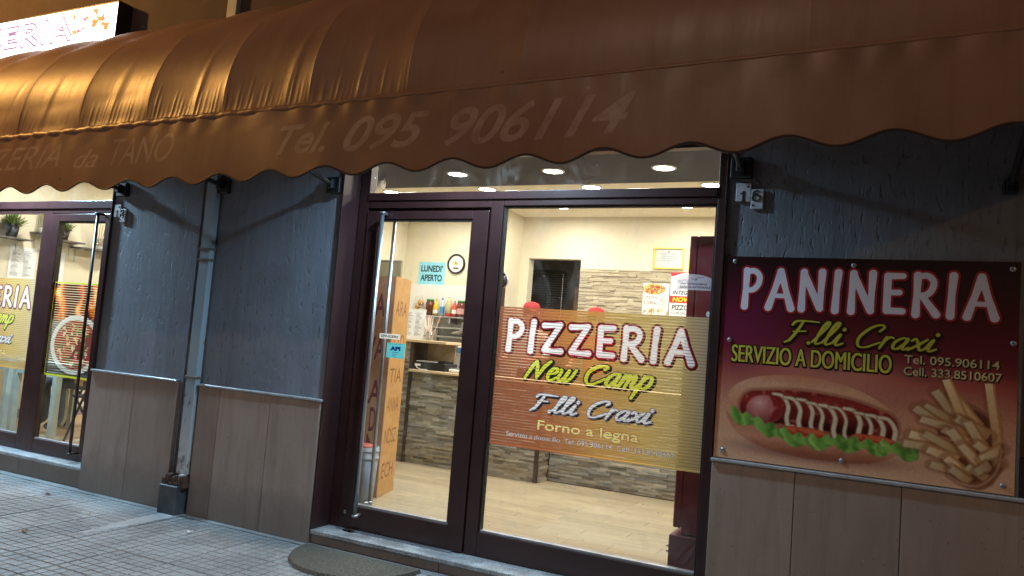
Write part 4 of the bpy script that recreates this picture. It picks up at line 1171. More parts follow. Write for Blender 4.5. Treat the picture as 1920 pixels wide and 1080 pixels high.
# ================================================================== AWNING
aw = thing('awning', 'long brown vinyl awning with ribs and scalloped valance over the shops', 'awning', (-4, -.5, 2.6))
XA0, XA1 = -9.0, 0.66
T = lambda X: .022 * X
BARZ = 2.70
SP = .624; RIB0 = -2.80
ribs = [RIB0 + SP * k for k in range(-9, 6)]
ribs = [XA0] + [r for r in ribs if XA0 + .2 < r < XA1 - .2] + [XA1]
a_, b_ = 1.03, .93
def prof(v):
    """v 0..1 from the front bar to the wall"""
    if v < .07:
        return -1.03, BARZ - .055 + v / .07 * .055
    t = (v - .07) / .93 * (math.pi / 2)
    return -a_ * math.cos(t), BARZ + b_ * math.sin(t)
def canopy(x0, x1, seed):
    rr = random.Random(seed); wk = 1.0 if x1 < -2.0 else .06; sk = 1.0 if x1 < -2.0 else (.6 if x1 < -1.4 else .16)
    wr = []
    for k in range(17):
        u_ = .04 + .92 * (k + rr.uniform(-.35, .35)) / 16
        wr.append((u_, rr.uniform(.0008, .0036), rr.uniform(.009, .016), rr.uniform(.10, .20), rr.uniform(.02, .14)))
    big = [(rr.uniform(.3, .75), rr.uniform(.003, .006), rr.uniform(.04, .06), rr.uniform(.3, .42), rr.uniform(.1, .3))]
    def f(u, v):
        y, z = prof(v)
        t = 0 if v < .07 else (v - .07) / .93 * (math.pi / 2)
        ny, nz = -math.cos(t), math.sin(t)
        s = math.sin(math.pi * u)
        sag = sk * -.036 * (s ** .75) * min(1, v / .16) * max(0, 1 - v / .62) + sk * .045 * s * max(0, min(1, (v - .45) / .35)) * (1 - .5 * max(0, (v - .8) / .2))
        for (c, amp, wd, top, lean) in wr + big:
            if v < top:
                env = math.sin(math.pi * min(1, (v + .012) / top)) ** .7 if v < top else 0
                sag += wk * amp * env * math.exp(-((u - c - lean * v) / wd) ** 2)
        X = x0 + (x1 - x0) * u
        return (X, y + ny * sag, z + nz * sag + T(X))
    return MB().grid(f, 96, 56)
for i, (xa, xb) in enumerate(zip(ribs, ribs[1:])):
    obj('canopy_panel', canopy(xa, xb, 40 + i), MT['vinyl'], aw, smooth=True)
    if i: obj('rib', MB().tube([(xa, prof(v)[0] * .992 + .012, prof(v)[1] - .014 + T(xa)) for v in [k / 24 for k in range(25)]], .011, 8), MT['alu'], aw, smooth=True)
# front bar sleeve
def sleeve(u, v):
    X = XA0 + (XA1 - XA0) * u; a = v * 2 * math.pi
    k = max(.0, min(1, (-1.2 - X) / 2.5))
    w_ = k * (.0025 * math.sin(X * 37) + .0018 * math.sin(X * 83 + 1))
    return (X, -1.036 + (.010 + .010 * k + w_) * math.cos(a), BARZ - .066 + (.014 + .012 * k) * math.sin(a) + T(X) + w_)
obj('front_bar_sleeve', MB().grid(sleeve, 420, 12), MT['vinyl'], aw, smooth=True)
# valance
PER, TR0 = .374, .195
def vbot(X): return 2.240 + .026 - .026 * math.cos(2 * math.pi * (X - TR0) / PER) + T(X)
MV = vinyl('brown_awning_vinyl_lettered', IMG_VAL)
NX, NZ = 900, 22
V = []; UVv = []
for i in range(NX + 1):
    X = XA0 + (XA1 - XA0) * i / NX
    z1 = BARZ - .075 + T(X); z0 = vbot(X)
    for j in range(NZ + 1):
        v = j / NZ; z = z0 + (z1 - z0) * v
        dy = .010 * math.sin(X * 2.9 + 1.3 * v) * (1 - v) + .006 * math.sin(X * 7.3 + v * 2) * (1 - v) + .004 * math.sin(X * 31 + 2 * math.sin(X * 5)) * max(0, v - .72) / .28
        V.append((X - aw.location.x, -1.050 - .018 * (1 - v) + dy - aw.location.y, z - aw.location.z))
        UVv.append(((X - XA0) / (XA1 - XA0), (z - (2.24 + T(X))) / .50))
Fc = []; UL = []
for i in range(NX):
    for j in range(NZ):
        a = i * (NZ + 1) + j; fq = (a, a + NZ + 1, a + NZ + 2, a + 1)
        Fc.append(fq)
        for k in fq: UL += UVv[k]
me = bpy.data.meshes.new('valance'); me.from_pydata(V, [], Fc)
uvl = me.uv_layers.new(name='UVMap'); uvl.data.foreach_set('uv', UL); me.materials.append(MV)
me.polygons.foreach_set('use_smooth', [True] * len(me.polygons))
vo = bpy.data.objects.new('valance', me); COL.objects.link(vo); vo.parent = aw
vo['label'] = 'hanging scalloped front with faded telephone lettering'
pts = []
for i in range(0, NX + 1, 2):
    p_ = V[i * (NZ + 1)]; pts.append((p_[0] + aw.location.x, p_[1] + aw.location.y, p_[2] + aw.location.z))
obj('edge_binding', MB().tube(pts, .0058, 6), MT['trim'], vo, smooth=True)
# side curtain at the right end
def side(u, v):
    y, z = prof(u); zb = 2.30 + T(XA1)
    return (XA1 + .004, y, zb + (z + T(XA1) - zb) * v)
obj('side_panel', MB().grid(side, 24, 8), MT['vinyl'], aw, smooth=True)
# wall brackets and arms
for x_, zb in ((-5.53, 2.39), (-4.43, 2.40), (-3.40, 2.385), (-0.705, 2.425), (0.50, 2.30), (-7.6, 2.38)):
    bh = .055 if x_ < 0 else .03
    br = obj('wall_bracket', MB().box(x_ - bh, x_ + bh, -.045, -.002, zb - bh, zb + bh, .004).box(x_ - .02, x_ + .02, -.085, -.045, zb - .03, zb + .035, .003), MT['black'], aw)
    obj('arm', MB().tube([(x_, -.06, zb), (x_ - .0, -1.025, BARZ - .075 + T(x_))], .016, 8), M_plain('speckled_black_arm', (.02, .02, .021), .45, var=.6, scale=60), aw)
obj('wall_rail', MB().tube([(XA0, -.022, BARZ + b_ - .03 + T(XA0)), (XA1, -.022, BARZ + b_ - .03 + T(XA1))], .018, 8), MT['alu'], aw)

# ---- lit box sign above the awning
bs = thing('illuminated_box_sign', 'long white backlit box sign with washed-out lettering above the awning', 'lit sign', (-7.2, 0, 3.7))
SX1 = -5.70; SW, SHH = 3.0, .42; SZ0 = 3.50
obj('casing', MB().box(SX1 - SW - .02, SX1, -.134, -.001, SZ0 - .02, SZ0 + SHH + .02, .004), MT['black'], bs)
x = NT('lit_sign_face'); ti = x.n('ShaderNodeTexImage'); ti.image = IMG_SIGN; uv = x.n('ShaderNodeUVMap'); x.l(uv.outputs[0], ti.inputs[0])
x.l(ti.outputs[0], x.b.inputs['Base Color']); x.l(ti.outputs[0], x.b.inputs['Emission Color']); x.b.inputs['Emission Strength'].default_value = 7.0
uvplane('lit_face', (SX1 - SW - .004, -.1365, SZ0), (1, 0, 0), (0, 0, 1), SW, SHH, x.m, bs)

# ================================================================== LAMPS
def light(name, typ, parent, loc, energy, color, size=.1, rot=None, spot=None):
    d = bpy.data.lights.new(name, typ); d.energy = energy; d.color = color
    if typ == 'AREA': d.shape = 'DISK'; d.size = size
    elif typ == 'SPOT': d.shadow_soft_size = size; d.spot_size = spot[0]; d.spot_blend = spot[1]
    else: d.shadow_soft_size = size
    o = bpy.data.objects.new(name, d); COL.objects.link(o); o.parent = parent
    o.location = Vector(loc) - wloc(parent)
    if rot is not None: o.rotation_euler = rot
    return o
ME = M_emit('downlight_glow', (1.0, 0.97, 0.90), 22.0)
def downlight(x_, y_, z_, label, e=15.5, grp='ceiling downlights', r=.085, col=(1.0, .94, .84)):
    t = thing('ceiling_downlight', label, 'ceiling light', (x_, y_, z_), grp)
    obj('trim_ring', MB().lathe([(r, 0), (r + .022, 0), (r + .02, -.008), (r + .004, -.012), (r, -.010)], (x_, y_, z_), 28, cap=False), MT['white'], t, smooth=True)
    obj('diffuser', MB().lathe([(0, -.009), (r * .7, -.0088), (r + .003, -.007)], (x_, y_, z_), 28, cap=False), ME, t, smooth=True)
    light('bulb', 'AREA', t, (x_, y_, z_ - .016), e, col, r * 1.8)
    return t
near = [(-3.72, 2.13), (-2.725, 2.12), (-1.713, 2.12)]
far = [(-4.96, 2.837), (-3.736, 2.78), (-2.596, 2.78), (-1.442, 2.78)]
posn = ['leftmost', 'middle', 'rightmost']
for i, (x_, y_) in enumerate(near): downlight(x_, y_, ZC, 'round ceiling light, %s of the nearer row behind the transom' % posn[i])
posf = ['first', 'second', 'third', 'last']
for i, (x_, y_) in enumerate(far): downlight(x_, y_, ZC - .003, 'round ceiling light, %s from the left in the row above the counter' % posf[i])
for i, (x_, y_) in enumerate(((-3.6, .95), (-2.6, .95), (-1.6, .95))): downlight(x_, y_, ZC, 'round ceiling light close behind the main shop front, %s of three' % posn[i], grp='front ceiling downlights')
for i, (x_, y_) in enumerate(((-4.8, 3.7), (-3.3, 3.75), (-1.9, 3.75))): downlight(x_, y_, ZC - .003, 'round ceiling light over the staff side of the counter, %s of three' % posn[i], grp='staff ceiling downlights')
for i, (x_, y_) in enumerate(((-7.9, 1.0), (-6.7, 1.0), (-7.9, 2.6), (-6.7, 2.6))): downlight(x_, y_, 3.0, 'round ceiling light in the left dining room, %s' % ('front left', 'front right', 'rear left', 'rear right')[i], 25, grp='dining room downlights')
# clip spot on the left wall of the main shop
sp = thing('spot_lamp', 'small white spot lamp on the ceiling at the left of the transom', 'spot lamp', (-4.62, 2.2, ZC))
obj('stem', MB().tube([(-4.62, 2.2, ZC), (-4.60, 2.2, ZC - .07)], .009, 8), MT['white'], sp, smooth=True)
obj('head', MB().lathe([(.018, -.05), (.035, -.03), (.045, .05), (.04, .05)], (-4.66, 2.18, ZC - .075), 16, 'x'), MT['white'], sp, smooth=True)
obj('bulb', MB().lathe([(.0, .046), (.034, .045)], (-4.66, 2.18, ZC - .075), 16, 'x', cap=False), ME, sp)
# floodlights fixed to the wall under the awning, out of sight behind the valance
def flood(x_, label, e, z_=2.98, dy=0.0):
    t = thing('floodlight', label, 'floodlight', (x_, 0, z_), 'floodlights under the awning')
    obj('arm', MB().tube([(x_, -.002, z_ + .05), (x_, -.16 - dy, z_ + .06), (x_, -.26 - dy, z_ + .02)], .014, 8), MT['black'], t, smooth=True)
    obj('housing', MB().box(x_ - .13, x_ + .13, -.34 - dy, -.18 - dy, z_ - .03, z_ + .02, .01), MT['black'], t)
    obj('lens', MB().box(x_ - .115, x_ + .115, -.33 - dy, -.19 - dy, z_ - .034, z_ - .0305), M_emit('cool_led', (.72, .87, 1.0), 6.0), t)
    light('led', 'SPOT', t, (x_, -.26 - dy, z_ - .045), e, (.46, .75, 1.0), .05, (0, 0, 0), (R(158), .6))
    return t
flood(-2.15, 'cool white floodlight on the wall above the main shop door', 300, dy=.20)
flood(-6.9, 'cool white floodlight on the wall above the left shop window', 740)
def street_lamp(x_, y_, h_, reach, label, e, col=(1.0, .49, .12)):
    t = thing('street_lamp', label, 'street lamp', (x_, y_, 0), 'street lamps')
    obj('post', MB().tube([(x_, y_, 0), (x_, y_, 1.2), (x_, y_, h_)], [.075, .06, .042], 12), MT['alu'], t, smooth=True)
    obj('base', MB().lathe([(.13, 0), (.13, .05), (.09, .35), (.075, .36)], (x_, y_, 0), 16), MT['alu'], t, smooth=True)
    obj('arm', MB().tube([(x_, y_, h_ - .02), (x_, y_ + reach * .5, h_ + .15), (x_, y_ + reach, h_ + .18)], .03, 10), MT['alu'], t, smooth=True)
    hd = obj('lamp_head', MB().box(x_ - .14, x_ + .14, y_ + reach - .1, y_ + reach + .5, h_ + .13, h_ + .26, .04, seg=2), MT['alu'], t)
    obj('lamp_glass', MB().box(x_ - .1, x_ + .1, y_ + reach + .02, y_ + reach + .42, h_ + .09, h_ + .131, .015), M_emit('sodium_glow', (1.0, .52, .12), 30.0), hd)
    light('sodium_bulb', 'POINT', t, (x_, y_ + reach + .22, h_ + .03), e, col, .12)
street_lamp(-8.9, -3.5, 5.2, 1.0, 'tall street lamp with orange light at the left end of the pavement', 800)
street_lamp(5.6, -5.0, 4.3, .4, 'street lamp with orange light beyond the right end of the awning', 130)
street_lamp(-3.0, -10.5, 8.8, 1.0, 'street lamp with warm light on the far side of the road', 430, (1.0, .74, .56))

# ================================================================== MAIN SHOP INTERIOR
# counters
hc = thing('high_counter', 'tall slate-clad counter end with pale top at the back left', 'counter', (-4.85, 3.1, FZ))
obj('carcass', MB().box(-5.30, -4.505, 2.815, 3.35, FZ, 1.345), MT['bronze'], hc)
strips(-5.30, -4.505, 2.812, FZ + .002, 1.343, 21, MT['slate'], 'slate_cladding', hc)
obj('corner_trim', MB().box(-4.504, -4.468, 2.785, 2.84, FZ, 1.345, .002), MT['bronze'], hc)
obj('top_board', MB().box(-5.32, -4.06, 2.76, 3.38, 1.346, 1.376, .004), MT['wood'], hc)
obj('riser_panel', MB().box(-4.466, -4.13, 3.08, 3.12, 1.075, 1.345, .002), MT['wood'], hc)
ct = thing('serving_counter', 'slate-clad serving counter with brown corner trim behind the film', 'counter', (-3.7, 3.05, FZ))
obj('carcass', MB().box(-4.467, -2.985, 2.815, 3.35, FZ, 1.035), MT['bronze'], ct)
strips(-4.467, -2.985, 2.812, FZ + .002, 1.033, 22, MT['slate'], 'slate_cladding', ct)
obj('corner_trim', MB().box(-2.984, -2.948, 2.785, 2.82, FZ, 1.035, .002), MT['bronze'], ct)
strips(2.822, 3.036, -2.953, FZ + .002, 1.033, 23, MT['slate'], 'slate_return', ct, side='x')
obj('top_board', MB().box(-4.48, -2.93, 2.74, 3.36, 1.036, 1.064, .004), MT['wood'], ct)
cr_ = thing('back_counter', 'lower slate-clad counter set back between trim and red fridge', 'counter', (-2.2, 3.3, FZ))
obj('carcass', MB().box(-2.93, -0.57, 3.060, 3.50, FZ, 1.035), MT['bronze'], cr_)
strips(-2.93, -0.57, 3.056, FZ + .002, 1.033, 24, MT['slate'], 'slate_cladding', cr_)
obj('top_board', MB().box(-2.925, -0.565, 3.00, 3.52, 1.036, 1.064, .004), MT['wood'], cr_)

# back wall pieces
bp = obj('backsplash_panel', MB().box(-5.75, -4.33, 4.385, 4.399, .22, 2.095, .002), MT['white'], bw)
sh = thing('wall_shelf', 'steel shelf holding bottles and jars on the white backsplash', 'shelf', (-5.1, 4.3, 1.68))
obj('board', MB().box(-5.60, -4.40, 4.20, 4.384, 1.672, 1.690, .002), MT['alu'], sh)
for x_ in (-5.5, -4.9): obj('bracket', MB().box(x_ - .012, x_ + .012, 4.22, 4.384, 1.60, 1.671, .002), MT['alu'], sh)
SZ = 1.6902
def bottle(name, x_, prof_, mat, label, cat, lid=None, lab=None, grp='jars and bottles on the steel shelf', y_=4.29):
    t = thing(name, label, cat, (x_, y_, SZ), grp)
    obj('body', MB().lathe(prof_, (x_, y_, SZ), 18), mat, t, smooth=True)
    z1 = max(p[1] for p in prof_)
    if lid: obj('cap', MB().lathe([(lid[0], 0), (lid[0], lid[1]), (lid[0] * .8, lid[1] + .004)], (x_, y_, SZ + z1 + .0005), 18), lid[2], t, smooth=True)
    if lab:
        r_ = prof_[1][0] + .0015
        obj('paper_label', MB().lathe([(r_, lab[0]), (r_, lab[1])], (x_, y_, SZ), 18, cap=False), lab[2], t, smooth=True)
def P_(n, c, r=.35, **k): return M_plain(n, c, r, **k)
green = P_('green_lid', (.05, .25, .06)); red = P_('red_plastic', (.45, .03, .02)); yel = P_('mustard_plastic', (.75, .48, .03)); brn = P_('dark_olive_jar', (.13, .035, .015), .15)
blu = P_('blue_label', (.06, .25, .55)); wht = MT['white']; clr = P_('pale_sauce_plastic', (.62, .55, .32), .2); org = P_('orange_label', (.8, .30, .05))
jar = [(.0, 0), (.055, .002), (.056, .16), (.045, .185)]
bottle('food_jar', -5.245, jar, brn, 'tall brown jar with green lid, left on the steel shelf', 'jar', (.050, .022, green))
bottle('squeeze_bottle', -5.155, [(0, 0), (.036, .003), (.038, .10), (.026, .15), (.012, .17), (.010, .20)], yel, 'yellow mustard squeeze bottle on the steel shelf', 'bottle', (.008, .02, yel), (.03, .09, wht))
bottle('water_bottle', -5.062, [(0, 0), (.030, .003), (.031, .12), (.016, .17), (.013, .21)], P_('blue_tinted_plastic', (.5, .65, .78), .15), 'small water bottle with blue label on the steel shelf', 'bottle', (.015, .018, blu), (.04, .12, blu))
bottle('sauce_bottle', -4.965, [(0, 0), (.042, .003), (.043, .16), (.03, .21), (.02, .235)], clr, 'pale yellow sauce bottle with red foot on the steel shelf', 'bottle', (.018, .02, wht), (.003, .04, red))
bottle('ketchup_bottle', -4.880, [(0, 0), (.034, .003), (.036, .12), (.022, .16), (.01, .18)], P_('ketchup_red', (.62, .07, .02)), 'orange red ketchup bottle on the steel shelf', 'bottle', (.009, .02, red), (.04, .10, wht))
bottle('food_jar', -4.785, jar, P_('dark_sauce_jar', (.16, .04, .03), .15), 'dark jar with green lid beside the ketchup on the shelf', 'jar', (.050, .022, green), (.04, .11, P_('pink_label', (.6, .3, .28))))
t = thing('bread_bag', 'clear bag of bread rolls at the left end of the steel shelf', 'bag', (-5.42, 4.29, SZ), None)
for k, (dx, dz) in enumerate(((-.04, .045), (.035, .045), (-.01, .115), (.03, .16))):
    obj('bread_roll', MB().lathe([(0, -.04), (.03, -.032), (.042, 0), (.03, .032), (0, .04)], (-5.42 + dx, 4.29, SZ + dz), 14), P_('bread_crust', (.62, .36, .14), .6), t, smooth=True)
def bagf(u, v):
    a = 2 * math.pi * u; r_ = (.085 * (1 - .55 * v ** 2) + .004 * math.sin(9 * a + 5 * v)); return (-5.42 + r_ * math.cos(a) * 1.05, 4.29 + r_ * .75 * math.sin(a), SZ + .003 + .235 * v)
obj('plastic_film', MB().grid(bagf, 30, 8), glass('thin_plastic', (.97, .97, .97), 1.4, .15), t, smooth=True)

o = uvplane('paper_notice', (-5.531, 4.396, 2.092), (1, 0, 0), (0, 0, 1), .40, .30, print_mat('monday_notice', IMG_LUN, .6), thick=.001); tag(o, "light blue paper notice reading LUNEDI' APERTO on the cream wall", 'notice')
ck = thing('wall_clock', 'round black-rimmed wall clock right of the blue notice', 'clock', (-4.965, 4.38, 2.377))
obj('rim', MB().lathe([(.105, 0), (.128, .004), (.130, .022), (.120, .030), (.108, .026)], (-4.965, 4.398, 2.377), 36, 'y', cap=False), MT['black'], ck, smooth=True)
obj('dial', MB().lathe([(0, .0125), (.109, .012)], (-4.965, 4.398, 2.377), 36, 'y', cap=False), P_('clock_dial', (.80, .80, .78)), ck)
for nm, a, L, w_ in (('hour_hand', 1.95, .055, .006), ('minute_hand', 2.75, .085, .0045)):
    obj(nm, MB().tube([(-4.965, 4.383, 2.377), (-4.965 + L * math.cos(a), 4.383, 2.377 + L * math.sin(a))], w_ / 2, 6), MT['black'], ck)
obj('pizza_motif', MB().lathe([(0, .0150), (.026, .0145)], (-4.965, 4.398, 2.380), 20, 'y', cap=False), P_('clock_gold', (.75, .50, .10)), ck)
obj('dial_plate', MB().box(-5.005, -4.925, 4.3835, 4.3855, 2.310, 2.332), P_('clock_plate', (.10, .08, .06)), ck)

def frame_pic(x0, z0, w_, h_, label):
    t = thing('framed_certificate', label, 'certificate', (x0 + w_ / 2, 4.38, z0), 'framed certificates')
    fm = P_('gilt_frame', (.72, .58, .14), .35)
    for a in ((x0, x0 + w_, z0, z0 + .018), (x0, x0 + w_, z0 + h_ - .018, z0 + h_), (x0, x0 + .018, z0 + .0182, z0 + h_ - .0182), (x0 + w_ - .018, x0 + w_, z0 + .0182, z0 + h_ - .0182)):
        obj('frame_bar', MB().box(a[0], a[1], 4.376, 4.398, a[2], a[3], .002), fm, t)
    uvplane('certificate', (x0 + .017, 4.392, z0 + .017), (1, 0, 0), (0, 0, 1), w_ - .034, h_ - .034, print_mat('certificate_paper', IMG_CERT, .6), t)
    obj('cover_glass', MB().box(x0 + .018, x0 + w_ - .018, 4.384, 4.387, z0 + .018, z0 + h_ - .018), MT['glass'], t)
frame_pic(-2.385, 2.388, .345, .245, 'gilt-framed certificate fully in view on the cream wall')
frame_pic(-1.985, 2.388, .345, .245, 'gilt-framed certificate half hidden behind the red fridge')
o = uvplane('cereal_poster', (-2.477, 4.373, 1.861), (1, 0, 0), (0, 0, 1), .300, .36, print_mat('cereal_poster', IMG_NOV, .5), thick=.002); tag(o, 'white poster with pizza reading PIZZA AI 5 CEREALI on the stone wall', 'poster')
o = uvplane('spelt_poster', (-2.165, 4.371, 1.853), (1, 0, 0), (0, 0, 1), .36, .50, print_mat('spelt_poster', IMG_FAR, .5), thick=.002); tag(o, 'white poster reading PIZZA FARRO with a red NOVITA band', 'poster')

# round black thing on the pier, and its brown corner guard
t = thing('round_wall_fitting', 'small black round fitting on the cream pier beside the mullion', 'wall fitting', (-4.11, 3.96, 2.15))
obj('dome', MB().lathe([(.105, 0), (.10, .03), (.07, .055), (0, .065)], (-4.11, 3.978, 2.15), 24, 'y'), P_('glossy_black', (.015, .015, .018), .08), t, smooth=True)
obj('rim', MB().lathe([(.100, 0), (.112, .002), (.112, .012), (.100, .014)], (-4.11, 3.978, 2.15), 24, 'y', cap=False), MT['steel'], t, smooth=True)
obj('corner_guard', MB().box(-4.075, -4.045, 3.965, 4.01, .22, 2.13, .002), MT['bronze'], bpy.data.objects['wall_pier'])
# kitchen doorway
t = thing('venetian_blind', 'dark venetian blind seen through the kitchen doorway', 'blind', (-3.75, 5.0, 1.2))
obj('head_rail', MB().box(-4.16, -3.66, 4.98, 5.03, 2.36, 2.40, .003), MT['black'], t)
sl = None
for k in range(44):
    z_ = 1.05 + k * .030
    if sl is None: sl = obj('slat', MB().box(-4.16, -3.66, 4.99, 5.02, z_ - .0012, z_ + .0012, rot=Matrix.Rotation(.9, 4, 'X')), P_('dark_slat', (.035, .035, .04), .4), t, loc=(-3.91, 5.005, z_))
    else: dup(sl, t, Vector((-3.91, 5.005, z_)) - t.location)
obj('cord', MB().tube([(-3.72, 4.985, 2.36), (-3.72, 4.985, 1.4)], .003, 6), MT['white'], t)
t = thing('kitchen_cupboard', 'brown cupboard standing in the dark kitchen', 'cupboard', (-3.2, 5.2, .2))
obj('body', MB().box(-3.58, -2.7, 5.05, 5.5, .2, 2.2, .004), P_('brown_cupboard', (.16, .10, .06), .5), t)
obj('door', MB().box(-3.56, -3.15, 5.03, 5.049, .25, 2.15, .003), P_('brown_cupboard_door', (.18, .115, .07), .45), t)

t = downlight(-3.4, 5.0, 2.75, 'unseen dim light added to brighten the kitchen beyond the doorway', 2.2, grp='added kitchen light', r=.05)  # fill lamp added out of view to lift the kitchen from black
# things on the counters
t = thing('cash_register', 'low black cash register on the counter under the pale panel', 'cash register', (-4.25, 2.93, 1.0642))
obj('drawer', MB().box(-4.46, -4.07, 2.80, 3.06, 1.065, 1.145, .008), MT['black'], t)
obj('lid_sheet', MB().box(-4.44, -4.20, 2.82, 3.04, 1.146, 1.158, .003), P_('pale_grey_lid', (.55, .54, .50)), t)
obj('keypad', MB().box(-4.18, -4.09, 2.83, 3.0, 1.146, 1.170, .004), MT['black'], t)
obj('tag', MB().box(-4.44, -4.37, 2.797, 2.7995, 1.10, 1.125), MT['white'], t)
obj('cable', MB().tube([(-4.43, 2.79, 1.12), (-4.40, 2.775, 1.085), (-4.36, 2.78, 1.069), (-4.28, 2.79, 1.069)], .005, 6), MT['white'], t)
t = thing('counter_scale', 'white counter scale with blue display on a post', 'scale', (-3.98, 2.95, 1.0642))
obj('base', MB().box(-4.03, -3.77, 2.80, 3.08, 1.065, 1.10, .01), P_('ivory_plastic', (.72, .71, .66)), t)
obj('plate', MB().box(-4.02, -3.78, 2.81, 3.07, 1.101, 1.112, .003), MT['steel'], t)
obj('post', MB().tube([(-4.0, 3.06, 1.10), (-4.0, 3.06, 1.26)], .014, 10), P_('ivory_plastic_post', (.72, .71, .66)), t, smooth=True)
hd = obj('display_head', MB().box(-4.09, -3.90, 3.03, 3.075, 1.245, 1.34, .008), P_('ivory_plastic_head', (.72, .71, .66)), t)
obj('screen', MB().box(-4.078, -3.912, 3.027, 3.0296, 1.262, 1.325), P_('blue_screen', (.10, .20, .36), .2), hd)
t = thing('straw_cup', 'clear cup of white drinking straws on the high counter', 'cup', (-4.37, 2.93, 1.3765))
obj('cup', MB().lathe([(0, 0), (.034, .001), (.042, .10), (.040, .10), (.032, .006)], (-4.37, 2.93, 1.3765), 18), glass('clear_cup', (.93, .95, .95), 2.0, .05), t, smooth=True)
rr = random.Random(6)
for k in range(16):
    a = rr.uniform(0, 6.28); r_ = rr.uniform(.0, .025); l = rr.uniform(.21, .27)
    obj('straw', MB().tube([(-4.37 + r_ * math.cos(a), 2.93 + r_ * math.sin(a), 1.382), (-4.37 + (r_ + .075) * math.cos(a) * 1.15, 2.93 + (r_ + .05) * math.sin(a), 1.382 + l)], .0035, 6), P_('straw_white', (.80, .76, .72)) if k % 4 else P_('straw_pink', (.75, .45, .40)), t)
t = thing('meat_slicer', 'steel meat slicer standing behind the counter', 'slicer', (-4.05, 3.25, 1.0642))
obj('base', MB().box(-4.11, -3.72, 3.14, 3.36, 1.065, 1.14, .012), MT['alu'], t)
obj('blade', MB().lathe([(0, .0), (.125, .0), (.13, .006), (.06, .012), (0, .012)], (-3.95, 3.22, 1.46), 28, 'y'), MT['steel'], t, smooth=True)
obj('motor', MB().lathe([(.07, 0), (.075, .08), (.05, .10), (0, .10)], (-3.95, 3.34, 1.40), 18, 'y'), MT['alu'], t, smooth=True)
obj('pillar', MB().box(-4.00, -3.90, 3.24, 3.34, 1.14, 1.42, .01), MT['alu'], t)
obj('carriage', MB().box(-4.24, -3.98, 3.16, 3.33, 1.50, 1.515, .003, rot=Matrix.Rotation(-.25, 4, 'Y')).box(-4.20, -4.02, 3.30, 3.315, 1.50, 1.60, .003), MT['steel'], t)
o = uvplane('menu_sheet', (-4.735, 2.955, 1.3805), (1, 0, 0), (0, 0.08, 1), .265, .325, print_mat('white_menu', IMG_MENU, .5), thick=.004); tag(o, 'white printed menu sheet standing on the high counter', 'menu')
t = thing('steel_tray_rack', 'steel tray shelf under the bottles at the back wall', 'tray shelf', (-4.8, 4.25, 1.4))
for z_ in (1.42, 1.53): obj('tray', MB().box(-5.2, -4.45, 4.08, 4.383, z_, z_ + .022, .004), MT['steel'], t)
for x_ in (-5.15, -4.5): obj('support', MB().box(x_ - .01, x_ + .01, 4.36, 4.384, 1.25, 1.6, .002), MT['alu'], t)

# cardboard, cupboard, bin, stool
cb = thing('folded_carton', 'tall folded cardboard standing just inside the door, handwritten over', 'cardboard', (-3.78, 1.35, FZ))
cm1 = print_mat('written_cardboard', IMG_CARD1, .8); cm2 = print_mat('written_cardboard_side', IMG_CARD2, .8)
v1 = Vector((.28, -.06, 0)).normalized(); v2 = Vector((-.05, .40, 0)).normalized()
uvplane('front_flap', (-3.925, 1.14, FZ + .003), Vector((.325, -.05, 0)).normalized(), (0, 0, 1), .329, 1.79, cm1, cb, thick=.006)
uvplane('side_flap', (-3.597, 1.094, FZ + .003), Vector((-.10, .375, 0)).normalized(), (0, 0, 1), .388, 1.79, cm2, cb, thick=.006)
t = thing('olive_panel', 'olive beige board standing upright behind the cardboard', 'board', (-4.25, 1.62, FZ))
obj('sheet', MB().box(-4.60, -3.905, 1.60, 1.625, FZ + .001, 2.06, .003), P_('olive_beige_paint', (.34, .32, .20), .6), t)
obj('edge_strip', MB().box(-4.60, -3.905, 1.595, 1.63, 2.0605, 2.075, .002), P_('olive_beige_edge', (.38, .36, .24), .6), t)
t = thing('waste_bin', 'blue-grey plastic waste bin behind the push bar', 'bin', (-3.33, .50, FZ))
bm_ = P_('blue_grey_plastic', (.26, .31, .38), .45)
obj('body', MB().lathe([(.0, .0), (.085, .002), (.105, .50), (.100, .50), (.08, .01)], (-3.33, .50, FZ), 22), bm_, t, smooth=True)
for z_ in (.42, .47): obj('rim_band', MB().lathe([(.101 + .004 * (z_ > .45), z_ - .006), (.108, z_ - .006), (.109, z_ + .006), (.103, z_ + .006)], (-3.33, .50, FZ), 22, cap=False), bm_, t, smooth=True)
obj('rubbish', MB().lathe([(0, .50), (.05, .515), (.085, .49)], (-3.33, .50, FZ), 12), P_('red_wrapper', (.40, .06, .05), .5, bump=.8), t, smooth=True)
t = thing('bar_stool', 'black bar stool in front of the slate counter, half hidden by cardboard', 'stool', (-4.62, 2.42, FZ))
obj('seat', MB().lathe([(0, .70), (.16, .70), (.175, .72), (.17, .75), (0, .765)], (-4.62, 2.42, FZ), 22), MT['black'], t, smooth=True)
obj('backrest', MB().grid(lambda u, v: (-4.62 + .19 * math.sin((u - .5) * 2.2), 2.42 - .19 * math.cos((u - .5) * 2.2) * -1, FZ + .70 + .20 * v), 12, 3), MT['black'], t, smooth=True)
for dx, dy in ((.12, .12), (-.12, .12), (.12, -.12), (-.12, -.12)):
    obj('leg', MB().tube([(-4.62 + dx * .7, 2.42 + dy * .7, FZ + .70), (-4.62 + dx * 1.4, 2.42 + dy * 1.4, FZ)], .012, 8), MT['black'], t, smooth=True)
